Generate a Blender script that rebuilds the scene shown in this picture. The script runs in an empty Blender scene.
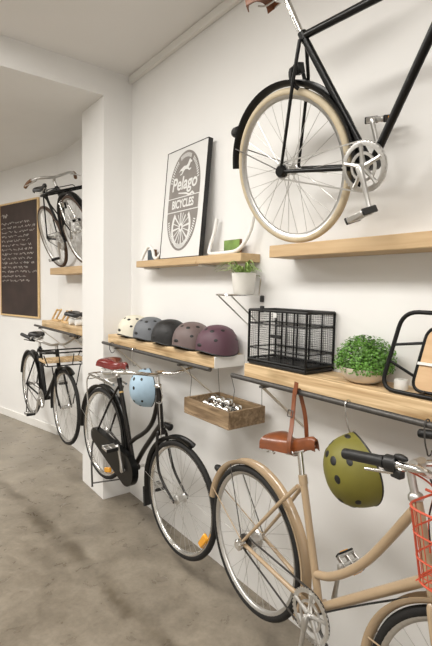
import bpy, math, random
from mathutils import Vector as V, Matrix
random.seed(7)
PI = math.pi
C = bpy.context.scene.collection
rad = math.radians

# ------------------------------------------------------------------ mesh builder
class MB:
    def __init__(s): s.v = []; s.f = []
    def add(s, vs, fs):
        b = len(s.v); s.v += [V(p) for p in vs]; s.f += [tuple(b+i for i in f) for f in fs]; return s
    def box(s, lo, hi, M=None):
        x0,y0,z0 = lo; x1,y1,z1 = hi
        vs = [V(p) for p in ((x0,y0,z0),(x1,y0,z0),(x1,y1,z0),(x0,y1,z0),(x0,y0,z1),(x1,y0,z1),(x1,y1,z1),(x0,y1,z1))]
        if M: vs = [M @ p for p in vs]
        return s.add(vs, ((0,3,2,1),(4,5,6,7),(0,1,5,4),(1,2,6,5),(2,3,7,6),(3,0,4,7)))
    def bevbox(s, lo, hi, b=.004, M=None):
        x0,y0,z0 = lo; x1,y1,z1 = hi
        b = min(b, (x1-x0)/2.1, (y1-y0)/2.1, (z1-z0)/2.1)
        def ring(z, i):
            a = i
            return [(x0+a+b*(1-i/b if b else 0),y0+a,z),(x1-a-b*(1-i/b),y0+a,z),(x1-a,y0+a+b*(1-i/b),z),(x1-a,y1-a-b*(1-i/b),z),
                    (x1-a-b*(1-i/b),y1-a,z),(x0+a+b*(1-i/b),y1-a,z),(x0+a,y1-a-b*(1-i/b),z),(x0+a,y0+a+b*(1-i/b),z)]
        rs = [ring(z0, b*.999), ring(z0+b, 0), ring(z1-b, 0), ring(z1, b*.999)]
        vs = [V(p) for r in rs for p in r]
        if M: vs = [M @ p for p in vs]
        fs = [tuple(reversed(range(8))), tuple(range(24,32))]
        for k in range(3):
            for i in range(8):
                j = (i+1) % 8; fs.append((k*8+i, k*8+j, k*8+8+j, k*8+8+i))
        return s.add(vs, fs)
    def tube(s, pts, r, n=8, closed=False, caps=True):
        pts = [V(p) for p in pts]; m = len(pts)
        rs = r if isinstance(r, (list, tuple)) else [r]*m
        T = []
        for i in range(m):
            if closed: d = pts[(i+1) % m]-pts[i-1]
            else: d = pts[min(i+1, m-1)]-pts[max(i-1, 0)]
            T.append(d.normalized() if d.length > 1e-9 else V((0,0,1)))
        up = V((0,0,1)) if abs(T[0].z) < .9 else V((1,0,0))
        nrm = T[0].cross(up).normalized(); vs = []
        for i in range(m):
            nrm = (nrm - T[i]*nrm.dot(T[i]))
            nrm = nrm.normalized() if nrm.length > 1e-6 else T[i].orthogonal().normalized()
            bi = T[i].cross(nrm)
            sc = 1.
            if 0 < i < m-1:
                c = T[i].dot((pts[i+1]-pts[i]).normalized()); sc = 1/max(.6, c)
            for k in range(n):
                a = 2*PI*k/n; vs.append(pts[i] + (nrm*math.cos(a)+bi*math.sin(a))*rs[i]*sc)
        fs = []
        for i in range(m if closed else m-1):
            j = (i+1) % m
            for k in range(n):
                l = (k+1) % n; fs.append((i*n+k, i*n+l, j*n+l, j*n+k))
        if caps and not closed:
            fs.append(tuple(reversed(range(n)))); fs.append(tuple((m-1)*n+k for k in range(n)))
        return s.add(vs, fs)
    def lathe(s, prof, n=32, o=(0,0,0), axis='y', closed=False, M=None):
        """prof: (radius, along) pairs round an axis."""
        o = V(o); vs = []; m = len(prof)
        for k in range(n):
            a = 2*PI*k/n; c, q = math.cos(a), math.sin(a)
            for r, h in prof:
                p = V((r*c, h, r*q)) if axis == 'y' else (V((r*c, r*q, h)) if axis == 'z' else V((h, r*c, r*q)))
                p = (M @ p) if M else p
                vs.append(o+p)
        fs = []
        for k in range(n):
            l = (k+1) % n
            for i in range(m if closed else m-1):
                j = (i+1) % m; fs.append((k*m+i, k*m+j, l*m+j, l*m+i))
        if not closed:
            for i in (0, m-1):
                if prof[i][0] > 1e-5: fs.append(tuple(k*m+i for k in range(n)))
        return s.add(vs, fs)
    def sweep(s, pts, side, sec, closed=False):
        """section (a along side, b along outward normal) along pts."""
        pts = [V(p) for p in pts]; m = len(pts); n = len(sec); vs = []
        for i in range(m):
            d = (pts[(i+1) % m]-pts[i-1]) if closed else (pts[min(i+1, m-1)]-pts[max(i-1, 0)])
            t = d.normalized(); sd = V(side(i) if callable(side) else side)
            sd = (sd - t*sd.dot(t)).normalized(); nn = sd.cross(t)
            for a, b in sec: vs.append(pts[i]+sd*a+nn*b)
        fs = []
        for i in range(m if closed else m-1):
            j = (i+1) % m
            for k in range(n):
                l = (k+1) % n; fs.append((i*n+k, i*n+l, j*n+l, j*n+k))
        if not closed:
            fs.append(tuple(reversed(range(n)))); fs.append(tuple((m-1)*n+k for k in range(n)))
        return s.add(vs, fs)
    def ball(s, o, r, n=14, m=8, sc=(1,1,1), M=None):
        o = V(o); vs = []; fs = []
        for i in range(m+1):
            a = PI*i/m
            for k in range(n):
                b = 2*PI*k/n
                p = V((math.sin(a)*math.cos(b)*sc[0], math.sin(a)*math.sin(b)*sc[1], math.cos(a)*sc[2]))*r
                vs.append(o+((M @ p) if M else p))
        for i in range(m):
            for k in range(n):
                l = (k+1) % n; fs.append((i*n+k, (i+1)*n+k, (i+1)*n+l, i*n+l))
        return s.add(vs, fs)
    def plate(s, poly, y0, y1, M=None):
        """polygon in x-z extruded along y."""
        n = len(poly)
        vs = [V((x, y0, z)) for x, z in poly]+[V((x, y1, z)) for x, z in poly]
        if M: vs = [M @ p for p in vs]
        fs = [tuple(range(n)), tuple(reversed(range(n, 2*n)))]
        for i in range(n):
            j = (i+1) % n; fs.append((i, n+i, n+j, j))
        return s.add(vs, fs)
    def tf(s, M): s.v = [M @ p for p in s.v]; return s
    def build(s, name, mat, parent=None, angle=40, label=None, loc=None):
        me = bpy.data.meshes.new(name); me.from_pydata([tuple(p) for p in s.v], [], s.f); me.validate()
        import bmesh
        bm = bmesh.new(); bm.from_mesh(me); bmesh.ops.recalc_face_normals(bm, faces=bm.faces); bm.to_mesh(me); bm.free()
        for p in me.polygons: p.use_smooth = True
        me.set_sharp_from_angle(angle=rad(angle))
        me.materials.append(mat)
        o = bpy.data.objects.new(name, me); C.objects.link(o)
        if parent: o.parent = parent
        if label: o['label'] = label
        if loc: o.location = loc
        return o

def smooth(pts, k=6, closed=False):
    pts = [V(p) for p in pts]; n = len(pts); out = []
    for i in range(n if closed else n-1):
        if closed: a, b, c, d = pts[i-1], pts[i], pts[(i+1) % n], pts[(i+2) % n]
        else: a, b, c, d = pts[max(i-1, 0)], pts[i], pts[i+1], pts[min(i+2, n-1)]
        for q in range(k):
            t = q/k
            out.append(.5*((2*b)+(c-a)*t+(2*a-5*b+4*c-d)*t*t+(3*b-a-3*c+d)*t**3))
    if not closed: out.append(pts[-1])
    return out
def rounded(pts, r, k=6, closed=True):
    """polyline with filleted corners."""
    pts = [V(p) for p in pts]; n = len(pts); out = []
    for i in range(n):
        if not closed and i in (0, n-1): out.append(pts[i]); continue
        p, a, b = pts[i], pts[i-1], pts[(i+1) % n]
        da, db = (a-p).normalized(), (b-p).normalized()
        q = min(r, (a-p).length*.49, (b-p).length*.49)
        s, e = p+da*q, p+db*q
        for j in range(k+1):
            t = j/k; out.append(s*(1-t)**2+p*2*t*(1-t)+e*t*t)
    return out
def thing(name, label, cat, loc=(0,0,0), rot=(0,0,0), group=None):
    o = bpy.data.objects.new(name, None); o.empty_display_size = .05; C.objects.link(o)
    o.location = loc; o.rotation_euler = rot; o['label'] = label; o['category'] = cat
    if group: o['group'] = group
    return o
def tag(o, label, cat, group=None):
    o['label'] = label; o['category'] = cat
    if group: o['group'] = group
    return o
def struct(name, mb, mat): o = mb.build(name, mat); o['kind'] = 'structure'; return o
def dup(root, loc=None, rot=None, label=None, group=None):
    r = root.copy(); C.objects.link(r)
    if loc is not None: r.location = loc
    if rot is not None: r.rotation_euler = rot
    if label: r['label'] = label
    if group: r['group'] = group
    def kids(src, dst):
        for ch in list(src.children):
            if ch.name in made: continue
            c = ch.copy(); C.objects.link(c); made.add(c.name); c.parent = dst; kids(ch, c)
    made = {r.name}; kids(root, r)
    return r

# ------------------------------------------------------------------ materials
def mat(name, col, rough=.5, metal=0., noise=0., nscale=20., bump=0., spec=.5, coat=0.):
    m = bpy.data.materials.new(name); m.use_nodes = True; nt = m.node_tree; b = nt.nodes['Principled BSDF']
    b.inputs['Base Color'].default_value = (*col, 1); b.inputs['Roughness'].default_value = rough
    b.inputs['Metallic'].default_value = metal; b.inputs['Specular IOR Level'].default_value = spec
    b.inputs['Coat Weight'].default_value = coat
    if noise or bump:
        tc = nt.nodes.new('ShaderNodeTexCoord'); nz = nt.nodes.new('ShaderNodeTexNoise')
        nz.inputs['Scale'].default_value = nscale; nz.inputs['Detail'].default_value = 5
        nt.links.new(tc.outputs['Object'], nz.inputs['Vector'])
        if noise:
            rp = nt.nodes.new('ShaderNodeValToRGB')
            rp.color_ramp.elements[0].position = .3; rp.color_ramp.elements[1].position = .7
            rp.color_ramp.elements[0].color = (*[c*(1-noise) for c in col], 1)
            rp.color_ramp.elements[1].color = (*[min(1, c*(1+noise)) for c in col], 1)
            nt.links.new(nz.outputs['Fac'], rp.inputs['Fac']); nt.links.new(rp.outputs['Color'], b.inputs['Base Color'])
        if bump:
            bp = nt.nodes.new('ShaderNodeBump'); bp.inputs['Strength'].default_value = bump; bp.inputs['Distance'].default_value = .01
            nt.links.new(nz.outputs['Fac'], bp.inputs['Height']); nt.links.new(bp.outputs['Normal'], b.inputs['Normal'])
    return m
def wood(name, c1, c2, scale=6., stretch=(1, 12, 12), rough=.55, knots=0.):
    m = bpy.data.materials.new(name); m.use_nodes = True; nt = m.node_tree; b = nt.nodes['Principled BSDF']
    b.inputs['Roughness'].default_value = rough
    tc = nt.nodes.new('ShaderNodeTexCoord'); mp = nt.nodes.new('ShaderNodeMapping'); mp.inputs['Scale'].default_value = stretch
    nz = nt.nodes.new('ShaderNodeTexNoise'); nz.inputs['Scale'].default_value = scale; nz.inputs['Detail'].default_value = 7; nz.inputs['Distortion'].default_value = .8
    rp = nt.nodes.new('ShaderNodeValToRGB'); e = rp.color_ramp.elements
    e[0].position = .3; e[1].position = .68; e[0].color = (*c2, 1); e[1].color = (*c1, 1)
    nt.links.new(tc.outputs['Object'], mp.inputs['Vector']); nt.links.new(mp.outputs['Vector'], nz.inputs['Vector'])
    nt.links.new(nz.outputs['Fac'], rp.inputs['Fac'])
    if knots:
        n2 = nt.nodes.new('ShaderNodeTexNoise'); n2.inputs['Scale'].default_value = 5.; n2.inputs['Detail'].default_value = 2
        m2 = nt.nodes.new('ShaderNodeMapping'); m2.inputs['Scale'].default_value = (1, 2.5, 2.5)
        nt.links.new(tc.outputs['Object'], m2.inputs['Vector']); nt.links.new(m2.outputs['Vector'], n2.inputs['Vector'])
        r2 = nt.nodes.new('ShaderNodeValToRGB'); r2.color_ramp.elements[0].position = .5; r2.color_ramp.elements[1].position = .75
        r2.color_ramp.elements[0].color = (1, 1, 1, 1); r2.color_ramp.elements[1].color = (1-knots, 1-knots*1.1, 1-knots*1.3, 1)
        mx = nt.nodes.new('ShaderNodeMix'); mx.data_type = 'RGBA'; mx.blend_type = 'MULTIPLY'; mx.inputs['Factor'].default_value = 1
        nt.links.new(n2.outputs['Fac'], r2.inputs['Fac'])
        nt.links.new(rp.outputs['Color'], mx.inputs['A']); nt.links.new(r2.outputs['Color'], mx.inputs['B'])
        nt.links.new(mx.outputs['Result'], b.inputs['Base Color'])
    else:
        nt.links.new(rp.outputs['Color'], b.inputs['Base Color'])
    bp = nt.nodes.new('ShaderNodeBump'); bp.inputs['Strength'].default_value = .15; bp.inputs['Distance'].default_value = .004
    nt.links.new(nz.outputs['Fac'], bp.inputs['Height']); nt.links.new(bp.outputs['Normal'], b.inputs['Normal'])
    return m
def concrete():
    m = bpy.data.materials.new('concrete'); m.use_nodes = True; nt = m.node_tree; b = nt.nodes['Principled BSDF']; N = nt.nodes; L = nt.links
    tc = N.new('ShaderNodeTexCoord')
    def nz(sc, det=6, dist=0., rough=.6):
        n = N.new('ShaderNodeTexNoise'); n.inputs['Scale'].default_value = sc; n.inputs['Detail'].default_value = det
        n.inputs['Distortion'].default_value = dist; n.inputs['Roughness'].default_value = rough; L.new(tc.outputs['Object'], n.inputs['Vector']); return n
    def ramp(src, p0, c0, p1, c1):
        r = N.new('ShaderNodeValToRGB'); e = r.color_ramp.elements
        e[0].position = p0; e[1].position = p1; e[0].color = (*c0, 1); e[1].color = (*c1, 1); L.new(src, r.inputs['Fac']); return r
    def mix(a, bb, mode='MULTIPLY'):
        x = N.new('ShaderNodeMix'); x.data_type = 'RGBA'; x.blend_type = mode; x.inputs['Factor'].default_value = 1
        L.new(a, x.inputs['A']); L.new(bb, x.inputs['B']); return x.outputs['Result']
    n1 = nz(2.1, 8, .6); n2 = nz(9, 8, .5); n3 = nz(45, 4)
    r1 = ramp(n1.outputs['Fac'], .32, (.175, .148, .114), .68, (.295, .255, .203))
    r2 = ramp(n2.outputs['Fac'], .35, (.80, .79, .77), .65, (1.07, 1.07, 1.06))
    r3 = ramp(n3.outputs['Fac'], .3, (.9, .9, .89), .6, (1.03, 1.03, 1.03))
    col = mix(mix(r1.outputs['Color'], r2.outputs['Color']), r3.outputs['Color'])
    # worn seam that runs through the slab roughly parallel to the shelf wall
    sp = N.new('ShaderNodeSeparateXYZ'); L.new(tc.outputs['Object'], sp.inputs['Vector'])
    def mth(op, a, bv=None):
        x = N.new('ShaderNodeMath'); x.operation = op
        for i, q in enumerate((a, bv)):
            if q is None: continue
            if isinstance(q, (int, float)): x.inputs[i].default_value = q
            else: L.new(q, x.inputs[i])
        return x.outputs[0]
    n4 = nz(2.2, 5)
    yy = mth('ADD', mth('ADD', sp.outputs['Y'], mth('MULTIPLY', sp.outputs['X'], SEAM[0])), SEAM[1])
    dd = mth('ABSOLUTE', mth('ADD', yy, mth('MULTIPLY', mth('SUBTRACT', n4.outputs['Fac'], .5), .22)))
    rs = ramp(dd,   .0, (.50, .47, .42), .10, (1, 1, 1)); rs.color_ramp.interpolation = 'EASE'
    n5 = nz(3.5, 3); rk = ramp(n5.outputs['Fac'], .34, (1, 1, 1), .62, (0, 0, 0))
    sm = N.new('ShaderNodeMix'); sm.data_type = 'RGBA'; L.new(rk.outputs['Color'], sm.inputs['Factor'])
    L.new(rs.outputs['Color'], sm.inputs['A']); sm.inputs['B'].default_value = (1, 1, 1, 1)
    col = mix(col, sm.outputs['Result'])
    L.new(col, b.inputs['Base Color'])
    rr = ramp(n2.outputs['Fac'], .3, (.24,)*3, .7, (.42,)*3); L.new(rr.outputs['Color'], b.inputs['Roughness'])
    bp = N.new('ShaderNodeBump'); bp.inputs['Strength'].default_value = .25; bp.inputs['Distance'].default_value = .01
    L.new(n2.outputs['Fac'], bp.inputs['Height']); L.new(bp.outputs['Normal'], b.inputs['Normal'])
    return m
SEAM = (-.10, .42)
M = {}
M['wall'] = mat('wall_paint', (.80, .792, .775), .6, noise=.015, nscale=3, bump=.03)
M['ceiling'] = mat('ceiling_paint', (.80, .785, .765), .75, noise=.01, nscale=2)
M['trim'] = mat('trim_paint', (.78, .765, .73), .45)
M['floor'] = concrete()
M['pine'] = wood('pale_pine', (.80, .61, .37), (.44, .28, .135), 3.0, (.7, 20, 20), knots=.35)
M['pine2'] = wood('clear_pine', (.56, .40, .225), (.47, .315, .165), 4, (.8, 10, 10))
M['tray'] = wood('rustic_wood', (.36, .255, .15), (.15, .095, .05), 5, (1, 9, 9), .7, knots=.5)
M['ply'] = wood('plywood', (.66, .46, .27), (.58, .38, .21), 3, (1, 4, 9))
M['lightwood'] = wood('light_wood', (.75, .55, .30), (.62, .42, .2), 8, (5, 5, 5))
M['steel'] = mat('dark_steel', (.09, .085, .08), .5, .6, noise=.15, nscale=60)
M['bracket'] = mat('bracket_paint', (.62, .56, .47), .5)
M['black'] = mat('black_enamel', (.004, .004, .004), .4, noise=.1, spec=.3)
M['bframe'] = mat('black_gloss', (.003, .003, .003), .3, noise=.05, spec=.35)
M['brown_black'] = mat('brown_black_gloss', (.007, .005, .004), .28, noise=.05, spec=.4)
M['beige'] = mat('beige_enamel', (.40, .292, .182), .3, noise=.03, coat=.4)
M['beige_dark'] = mat('beige_fender', (.40, .292, .182), .25, noise=.03, coat=.6)
M['chrome'] = mat('chrome', (.72, .71, .69), .16, 1., noise=.03)
M['alloy'] = mat('brushed_alloy', (.60, .59, .57), .32, .9, noise=.06, nscale=80)
M['spoke'] = mat('spoke_steel', (.50, .49, .47), .3, .8)
M['rubber'] = mat('black_rubber', (.007, .0065, .006), .75, noise=.2, nscale=90, bump=.2)
M['cream'] = mat('cream_rubber', (.50, .42, .29), .6, noise=.08, nscale=30)
M['leather'] = mat('tan_leather', (.185, .052, .015), .35, noise=.25, nscale=18, coat=.2)
M['leather2'] = mat('saddle_brown_leather', (.22, .08, .032), .4, noise=.2, nscale=18)
M['red'] = mat('dark_red_vinyl', (.16, .014, .012), .22, noise=.1, coat=.6)
M['blkleather'] = mat('black_leather', (.012, .011, .011), .4, noise=.2, nscale=30, bump=.1)
M['amber'] = mat('amber_reflector', (.85, .38, .02), .25, coat=.5)
M['redlens'] = mat('red_lens', (.25, .01, .008), .2, coat=.5)
M['orange'] = mat('coral_wire', (.55, .085, .04), .4)
M['plastic'] = mat('black_plastic', (.007, .007, .007), .5, noise=.1, nscale=60)
M['white'] = mat('white_enamel', (.80, .79, .76), .35, noise=.02)
M['paper'] = mat('white_paper', (.68, .675, .66), .5, noise=.01)
M['ink'] = mat('grey_ink', (.21, .19, .175), .6, noise=.1, nscale=12)
M['slate'] = mat('chalkboard_slate', (.040, .024, .020), .5, noise=.35, nscale=4)
M['chalk'] = mat('chalk', (.42, .39, .36), .9)
M['pot'] = mat('white_ceramic', (.80, .78, .73), .35, noise=.02)
M['bowl'] = mat('cream_ceramic', (.66, .58, .48), .45, noise=.05)
M['soil'] = mat('soil', (.035, .022, .014), .95, noise=.4, nscale=80)
M['leaf'] = mat('leaf_green', (.105, .25, .034), .5, noise=.5, nscale=25)
M['fern'] = mat('fern_green', (.27, .40, .11), .5, noise=.4, nscale=20)
M['green'] = mat('green_print', (.16, .26, .05), .5, noise=.6, nscale=9)
M['brownside'] = mat('brown_edge', (.16, .075, .03), .6)
M['photo'] = mat('dark_print', (.06, .09, .12), .5, noise=.7, nscale=14)
M['wire'] = mat('thin_wire', (.10, .095, .09), .4, .7)

# ------------------------------------------------------------------ room
XC, YP, XP2 = -3.387, -.239, -3.835          # pillar corner, its front, its far edge
ZC, ZD = 3.375, 3.177                        # ceiling, dropped ceiling
BX = -5.2; AN = rad(14); dA = V((-math.cos(AN), -math.sin(AN), 0))
YF, XR = -5.2, 3.2
end = V((BX, 0, 0))+dA*4.6
struct('floor', MB().box((-10.2, YF-.2, -.1), (XR+.2, .3, 0)), M['floor'])
struct('ceiling', MB().box((XC-.02, YF-.2, ZC), (XR+.2, .3, ZC+.12)), M['ceiling'])
struct('ceiling_2', MB().box((-10.2, YF-.2, ZD), (XC, .3, ZC+.12)), M['wall'])
struct('wall_right', MB().box((BX-.1, 0, 0), (XR+.2, .15, ZC)), M['wall'])
struct('wall_pillar', MB().bevbox((XP2, YP, 0), (XC, .05, ZD), .001), M['wall'])
mb = MB(); nA = V((-math.sin(AN), math.cos(AN), 0))
o0 = V((BX, 0, 0)); e0 = end
mb.add([o0, e0, e0+nA*.15, o0+nA*.15, o0+V((0,0,ZD)), e0+V((0,0,ZD)), e0+nA*.15+V((0,0,ZD)), o0+nA*.15+V((0,0,ZD))],
       ((0,3,2,1),(4,5,6,7),(0,1,5,4),(1,2,6,5),(2,3,7,6),(3,0,4,7)))
struct('wall_left', mb, M['wall'])
struct('wall_back', MB().box((-10.0, YF-.1, 0), (e0.x+.1, e0.y+.2, ZD)), M['wall'])
struct('wall_front', MB().box((-10.2, YF-.15, 0), (XR+.2, YF, ZC)), M['wall'])
struct('wall_end', MB().box((XR, YF, 0), (XR+.15, .1, ZC)), M['wall'])
MA = Matrix.Translation(o0) @ Matrix.Rotation(PI+AN, 4, 'Z')     # local x runs along the angled wall, local +y is the room side
struct('baseboard_left', MB().bevbox((.02, 0, 0), (4.5, .014, .095), .003, MA), M['trim'])
struct('trim_1', MB().bevbox((XC, -.035, ZC-.055), (XR, 0, ZC), .006), M['trim'])

# ------------------------------------------------------------------ bicycle kit
def wheel_mesh_spokes(R, flange, rimr, cross):
    ms = []
    for sd in (-1, 1):
        for dr in (-1, 1):
            a = rad(cross)*dr
            ms.append(((flange*math.cos(a), sd*.026, flange*math.sin(a)), (rimr, 0, 0)))
    return ms
def add_wheel(root, hub, R, tire='rubber', rim='alloy', nsp=32, steer=None, tr=.0175, reflector=None, hubr=.016, glow=None, flange=.022, detail=True):
    """rim with hub, tyre and spokes as its pieces; wheel axis along local y."""
    mb = MB(); rr = R-2*tr+.004
    prof = [(rr, -.011), (rr+.004, -.013), (rr+.006, -.009), (rr-.002, 0), (rr+.006, .009), (rr+.004, .013), (rr, .011), (rr-.013, .007), (rr-.015, 0), (rr-.013, -.007)]
    mb.lathe(prof, 72, closed=True)
    w = mb.build('wheel', M[rim], root, 60)
    Mx = Matrix.Translation(V(hub))
    if steer: Mx = steer @ Mx
    w.matrix_local = Mx
    t = MB(); n = 12
    t.lathe([(R-tr+tr*math.cos(2*PI*k/n), tr*.97*math.sin(2*PI*k/n)) for k in range(n)], 80, closed=True)
    t.build('tire', M[tire], w, 60)
    h = MB(); f = flange
    h.lathe([(.004, -.055), (.006, -.055), (.008, -.036), (hubr*.8, -.034), (f, -.03), (f+.003, -.027), (f, -.024), (hubr, -.018), (hubr, .018), (f, .024), (f+.003, .027), (f, .03), (hubr*.8, .034), (.008, .036), (.006, .055), (.004, .055)], 20)
    h.build('hub', M['alloy'], w)
    protos = []
    for p, q in wheel_mesh_spokes(R, f, rr-.012, 55):
        s = MB().tube([p, q], .00115, 5); protos.append(s)
    first = [None]*4
    for k in range(nsp):
        i = k % 4
        if first[i] is None:
            ob = first[i] = protos[i].build('spoke', M['spoke'], w)
        else:
            ob = first[i].copy(); C.objects.link(ob); ob.parent = w
        ob.rotation_euler = (0, 2*PI*(k+.3)/nsp, 0)
    if reflector is not None:
        rf = MB(); a = rad(reflector)
        rf.bevbox((rr-.060, -.010, -.048), (rr-.020, .010, .048), .006, Matrix.Rotation(-a, 4, 'Y'))
        rf.build('reflector', M['amber'], w, label='amber spoke reflector')
    return w
def P(u, w, v): return V((u, -w, v))       # w: towards the room (drive side)
def fender(root, hub, R, a0, a1, mt, width=.052, steer=None, name='fender', gap=.012):
    mb = MB(); r0 = R+gap; n = 44
    pts = [V(hub)+V((math.cos(rad(a0+(a1-a0)*i/n)), 0, math.sin(rad(a0+(a1-a0)*i/n))))*r0 for i in range(n+1)]
    h = width/2
    sec = [(-h, -.016), (-h*.93, -.004), (-h*.6, .005), (0, .009), (h*.6, .005), (h*.93, -.004), (h, -.016), (h*.88, -.006), (h*.55, .002), (0, .006), (-h*.55, .002), (-h*.88, -.006)]
    sgn = 1 if a1 > a0 else -1
    mb.sweep(pts, (0, -1*sgn, 0), sec)
    if steer: mb.tf(steer)
    return mb.build(name, mt, root, 60)
def on_circle(hub, r, a, w=0): return V((hub[0]+r*math.cos(rad(a)), -w, hub[2]+r*math.sin(rad(a))))
def saddle(root, at, L, wr, tilt, mt, springs=True, name='saddle', wn=.019, spring_mat='chrome', thick=.05):
    """at: middle of the top (u, v in x/z); rear towards -x."""
    Mx = Matrix.Translation(V(at)) @ Matrix.Rotation(-rad(tilt), 4, 'Y')
    mb = MB(); ns = 15; nk = 14; rows = []
    for i in range(ns):
        t = i/(ns-1); x = -L*.5+L*t
        w = wn+(wr-wn)*(1-min(1, max(0, (t-.08)/.62)))**1.5 if t > .08 else wr*(.72+.28*math.sin(t/.08*PI/2))
        if t > .9: w *= 1-.35*((t-.9)/.1)**2
        if t < .02: w *= .97
        top = .012*math.cos(t*2*PI)*.8-(.012 if t < .03 else 0)-(.010*((t-.9)/.1)**2 if t > .9 else 0)
        dp = thick*(.85 if t < .5 else .85-.35*(t-.5))
        row = []
        for k in range(nk):
            a = PI*k/(nk-1); c, s_ = math.cos(a), max(0., math.sin(a))
            row.append(V((x-.01*(1-s_)*(1 if t < .1 else 0), w*(abs(c)**.8)*(1 if c > 0 else -1), top-dp*(1-s_**.55))))
        for k in range(nk):                      # underside
            q = row[nk-1-k]; row.append(V((q.x, q.y*.9, q.z-.002 if k in (0, nk-1) else q.z-.006)))
        rows.append(row[:2*nk])
    vs = [p for r in rows for p in r]; m = 2*nk; fs = []
    for i in range(ns-1):
        for k in range(m):
            l = (k+1) % m; fs.append((i*m+k, i*m+l, (i+1)*m+l, (i+1)*m+k))
    fs += [tuple(range(m)), tuple(reversed(range((ns-1)*m, ns*m)))]
    mb.add(vs, fs).tf(Mx)
    s = mb.build(name, mt, root, 50)
    rl = MB()
    for sd in (-1, 1):
        rl.tube(smooth([Mx @ V(p) for p in ((L*.42, sd*.008, -.03), (L*.2, sd*.02, -.055), (-.02, sd*.022, -.062), (-L*.28, sd*.03, -.06), (-L*.36, sd*.05, -.05))], 4), .0035, 6)
    rl.bevbox((-.03, -.03, -.075), (.02, .03, -.055), .004, Mx)
    rl.build('saddle_rail', M['alloy'], s)
    if springs:
        for sd in (-1, 1):
            sp = MB(); pts = []
            for k in range(49):
                a = k/48*2*PI*4
                pts.append(Mx @ V((-L*.36+.016*math.cos(a), sd*wr*.55+.016*math.sin(a), -.075+.05*k/48)))
            sp.tube(pts, .0032, 5); sp.build('spring', M[spring_mat], s)
    return s
def pedal(parent, at, tilt=0, side=1, lab='amber'):
    """at: crank end; the pedal reaches out on that side (w sign)."""
    Mx = Matrix.Translation(V(at)) @ Matrix.Rotation(rad(tilt), 4, 'Y')
    o = -1 if side > 0 else 1
    mb = MB()
    for x in (-.032, .032):
        mb.bevbox((x-.005, min(o*.012, o*.098), -.011), (x+.005, max(o*.012, o*.098), .011), .003, Mx)
    for y in (.014, .055, .096):
        mb.bevbox((-.034, o*y-.003, -.009), (.034, o*y+.003, .009), .002, Mx)
    mb.tube([Mx @ V((0, 0, 0)), Mx @ V((0, o*.1, 0))], .007, 10)
    p = mb.build('pedal', M['alloy'], parent)
    for x in (-.04, .04):
        MB().bevbox((x-.004, min(o*.014, o*.1), -.013), (x+.004, max(o*.014, o*.1), .013), .003, Mx).build('pedal_rubber', M['plastic'], p)
    for x in (-.046, .046):
        if lab: MB().bevbox((x-.002, min(o*.035, o*.078), -.008), (x+.002, max(o*.035, o*.078), .008), .001, Mx).build('reflector', M['amber'], p)
    return p
def crankset(root, bb, ang, R=.095, arm=.17, mt='alloy', ring=True, w0=.05, warm=.075, spider=5, tilt=(0, 0), left=True, lab=(1, 1)):
    bb = V(bb)
    if ring:
        mb = MB(); y = -w0
        mb.lathe([(R-.014, y-.002), (R-.001, y-.002), (R+.003, y), (R-.001, y+.002), (R-.014, y+.002)], 60, (bb.x, 0, bb.z), closed=True)
        nt_ = 40
        for k in range(nt_):
            a = 2*PI*k/nt_; Mx = Matrix.Translation(V((bb.x, 0, bb.z))) @ Matrix.Rotation(a, 4, 'Y')
            mb.box((R-.001, y-.0012, -.0035), (R+.006, y+.0012, .0035), Mx)
        cr = mb.build('chainring', M[mt], root)
        sp = MB()
        for k in range(spider):
            a = 2*PI*k/spider+.3; c, s_ = math.cos(a), math.sin(a)
            sp.tube([bb+V((c*.012, y, s_*.012)), bb+V((c*(R-.03), y, s_*(R-.03))), bb+V((c*(R-.006), y, s_*(R-.006)))], [.011, .007, .009], 8)
        sp.lathe([(R*.55-.005, y-.003), (R*.55+.005, y-.003), (R*.55+.005, y+.003), (R*.55-.005, y+.003)], 40, (bb.x, 0, bb.z), closed=True)
        sp.lathe([(.0, y-.012), (.014, y-.012), (.02, y), (.014, y+.03), (0, y+.03)], 18, (bb.x, 0, bb.z))
        sp.build('chainring_spider', M[mt], cr)
    out = []
    for sd, a in ((1, ang), (-1, ang+180)):
        if sd < 0 and not left: continue
        c, s_ = math.cos(rad(a)), math.sin(rad(a)); ww = warm*sd
        e = bb+V((c*arm, -(ww+.012*sd), s_*arm))
        mb = MB()
        mb.tube([bb+V((-c*.012, -ww, -s_*.012)), bb+V((0, -ww, 0)), bb+V((c*.05, -ww, s_*.05)), bb+V((c*arm*.9, -(ww+.008*sd), s_*arm*.9)), e, e+V((c*.01, 0, s_*.01))], [.008, .0155, .0105, .0085, .0125, .006], 10)
        mb.tube([bb+V((0, 0, 0)), bb+V((0, -(ww+.012*sd), 0))], .009, 10)
        cm = mb.build('crank_arm', M[mt], root)
        pedal(cm, e, tilt[0] if sd > 0 else tilt[1], sd, lab[0] if sd > 0 else lab[1]); out.append(e)
    return out
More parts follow.
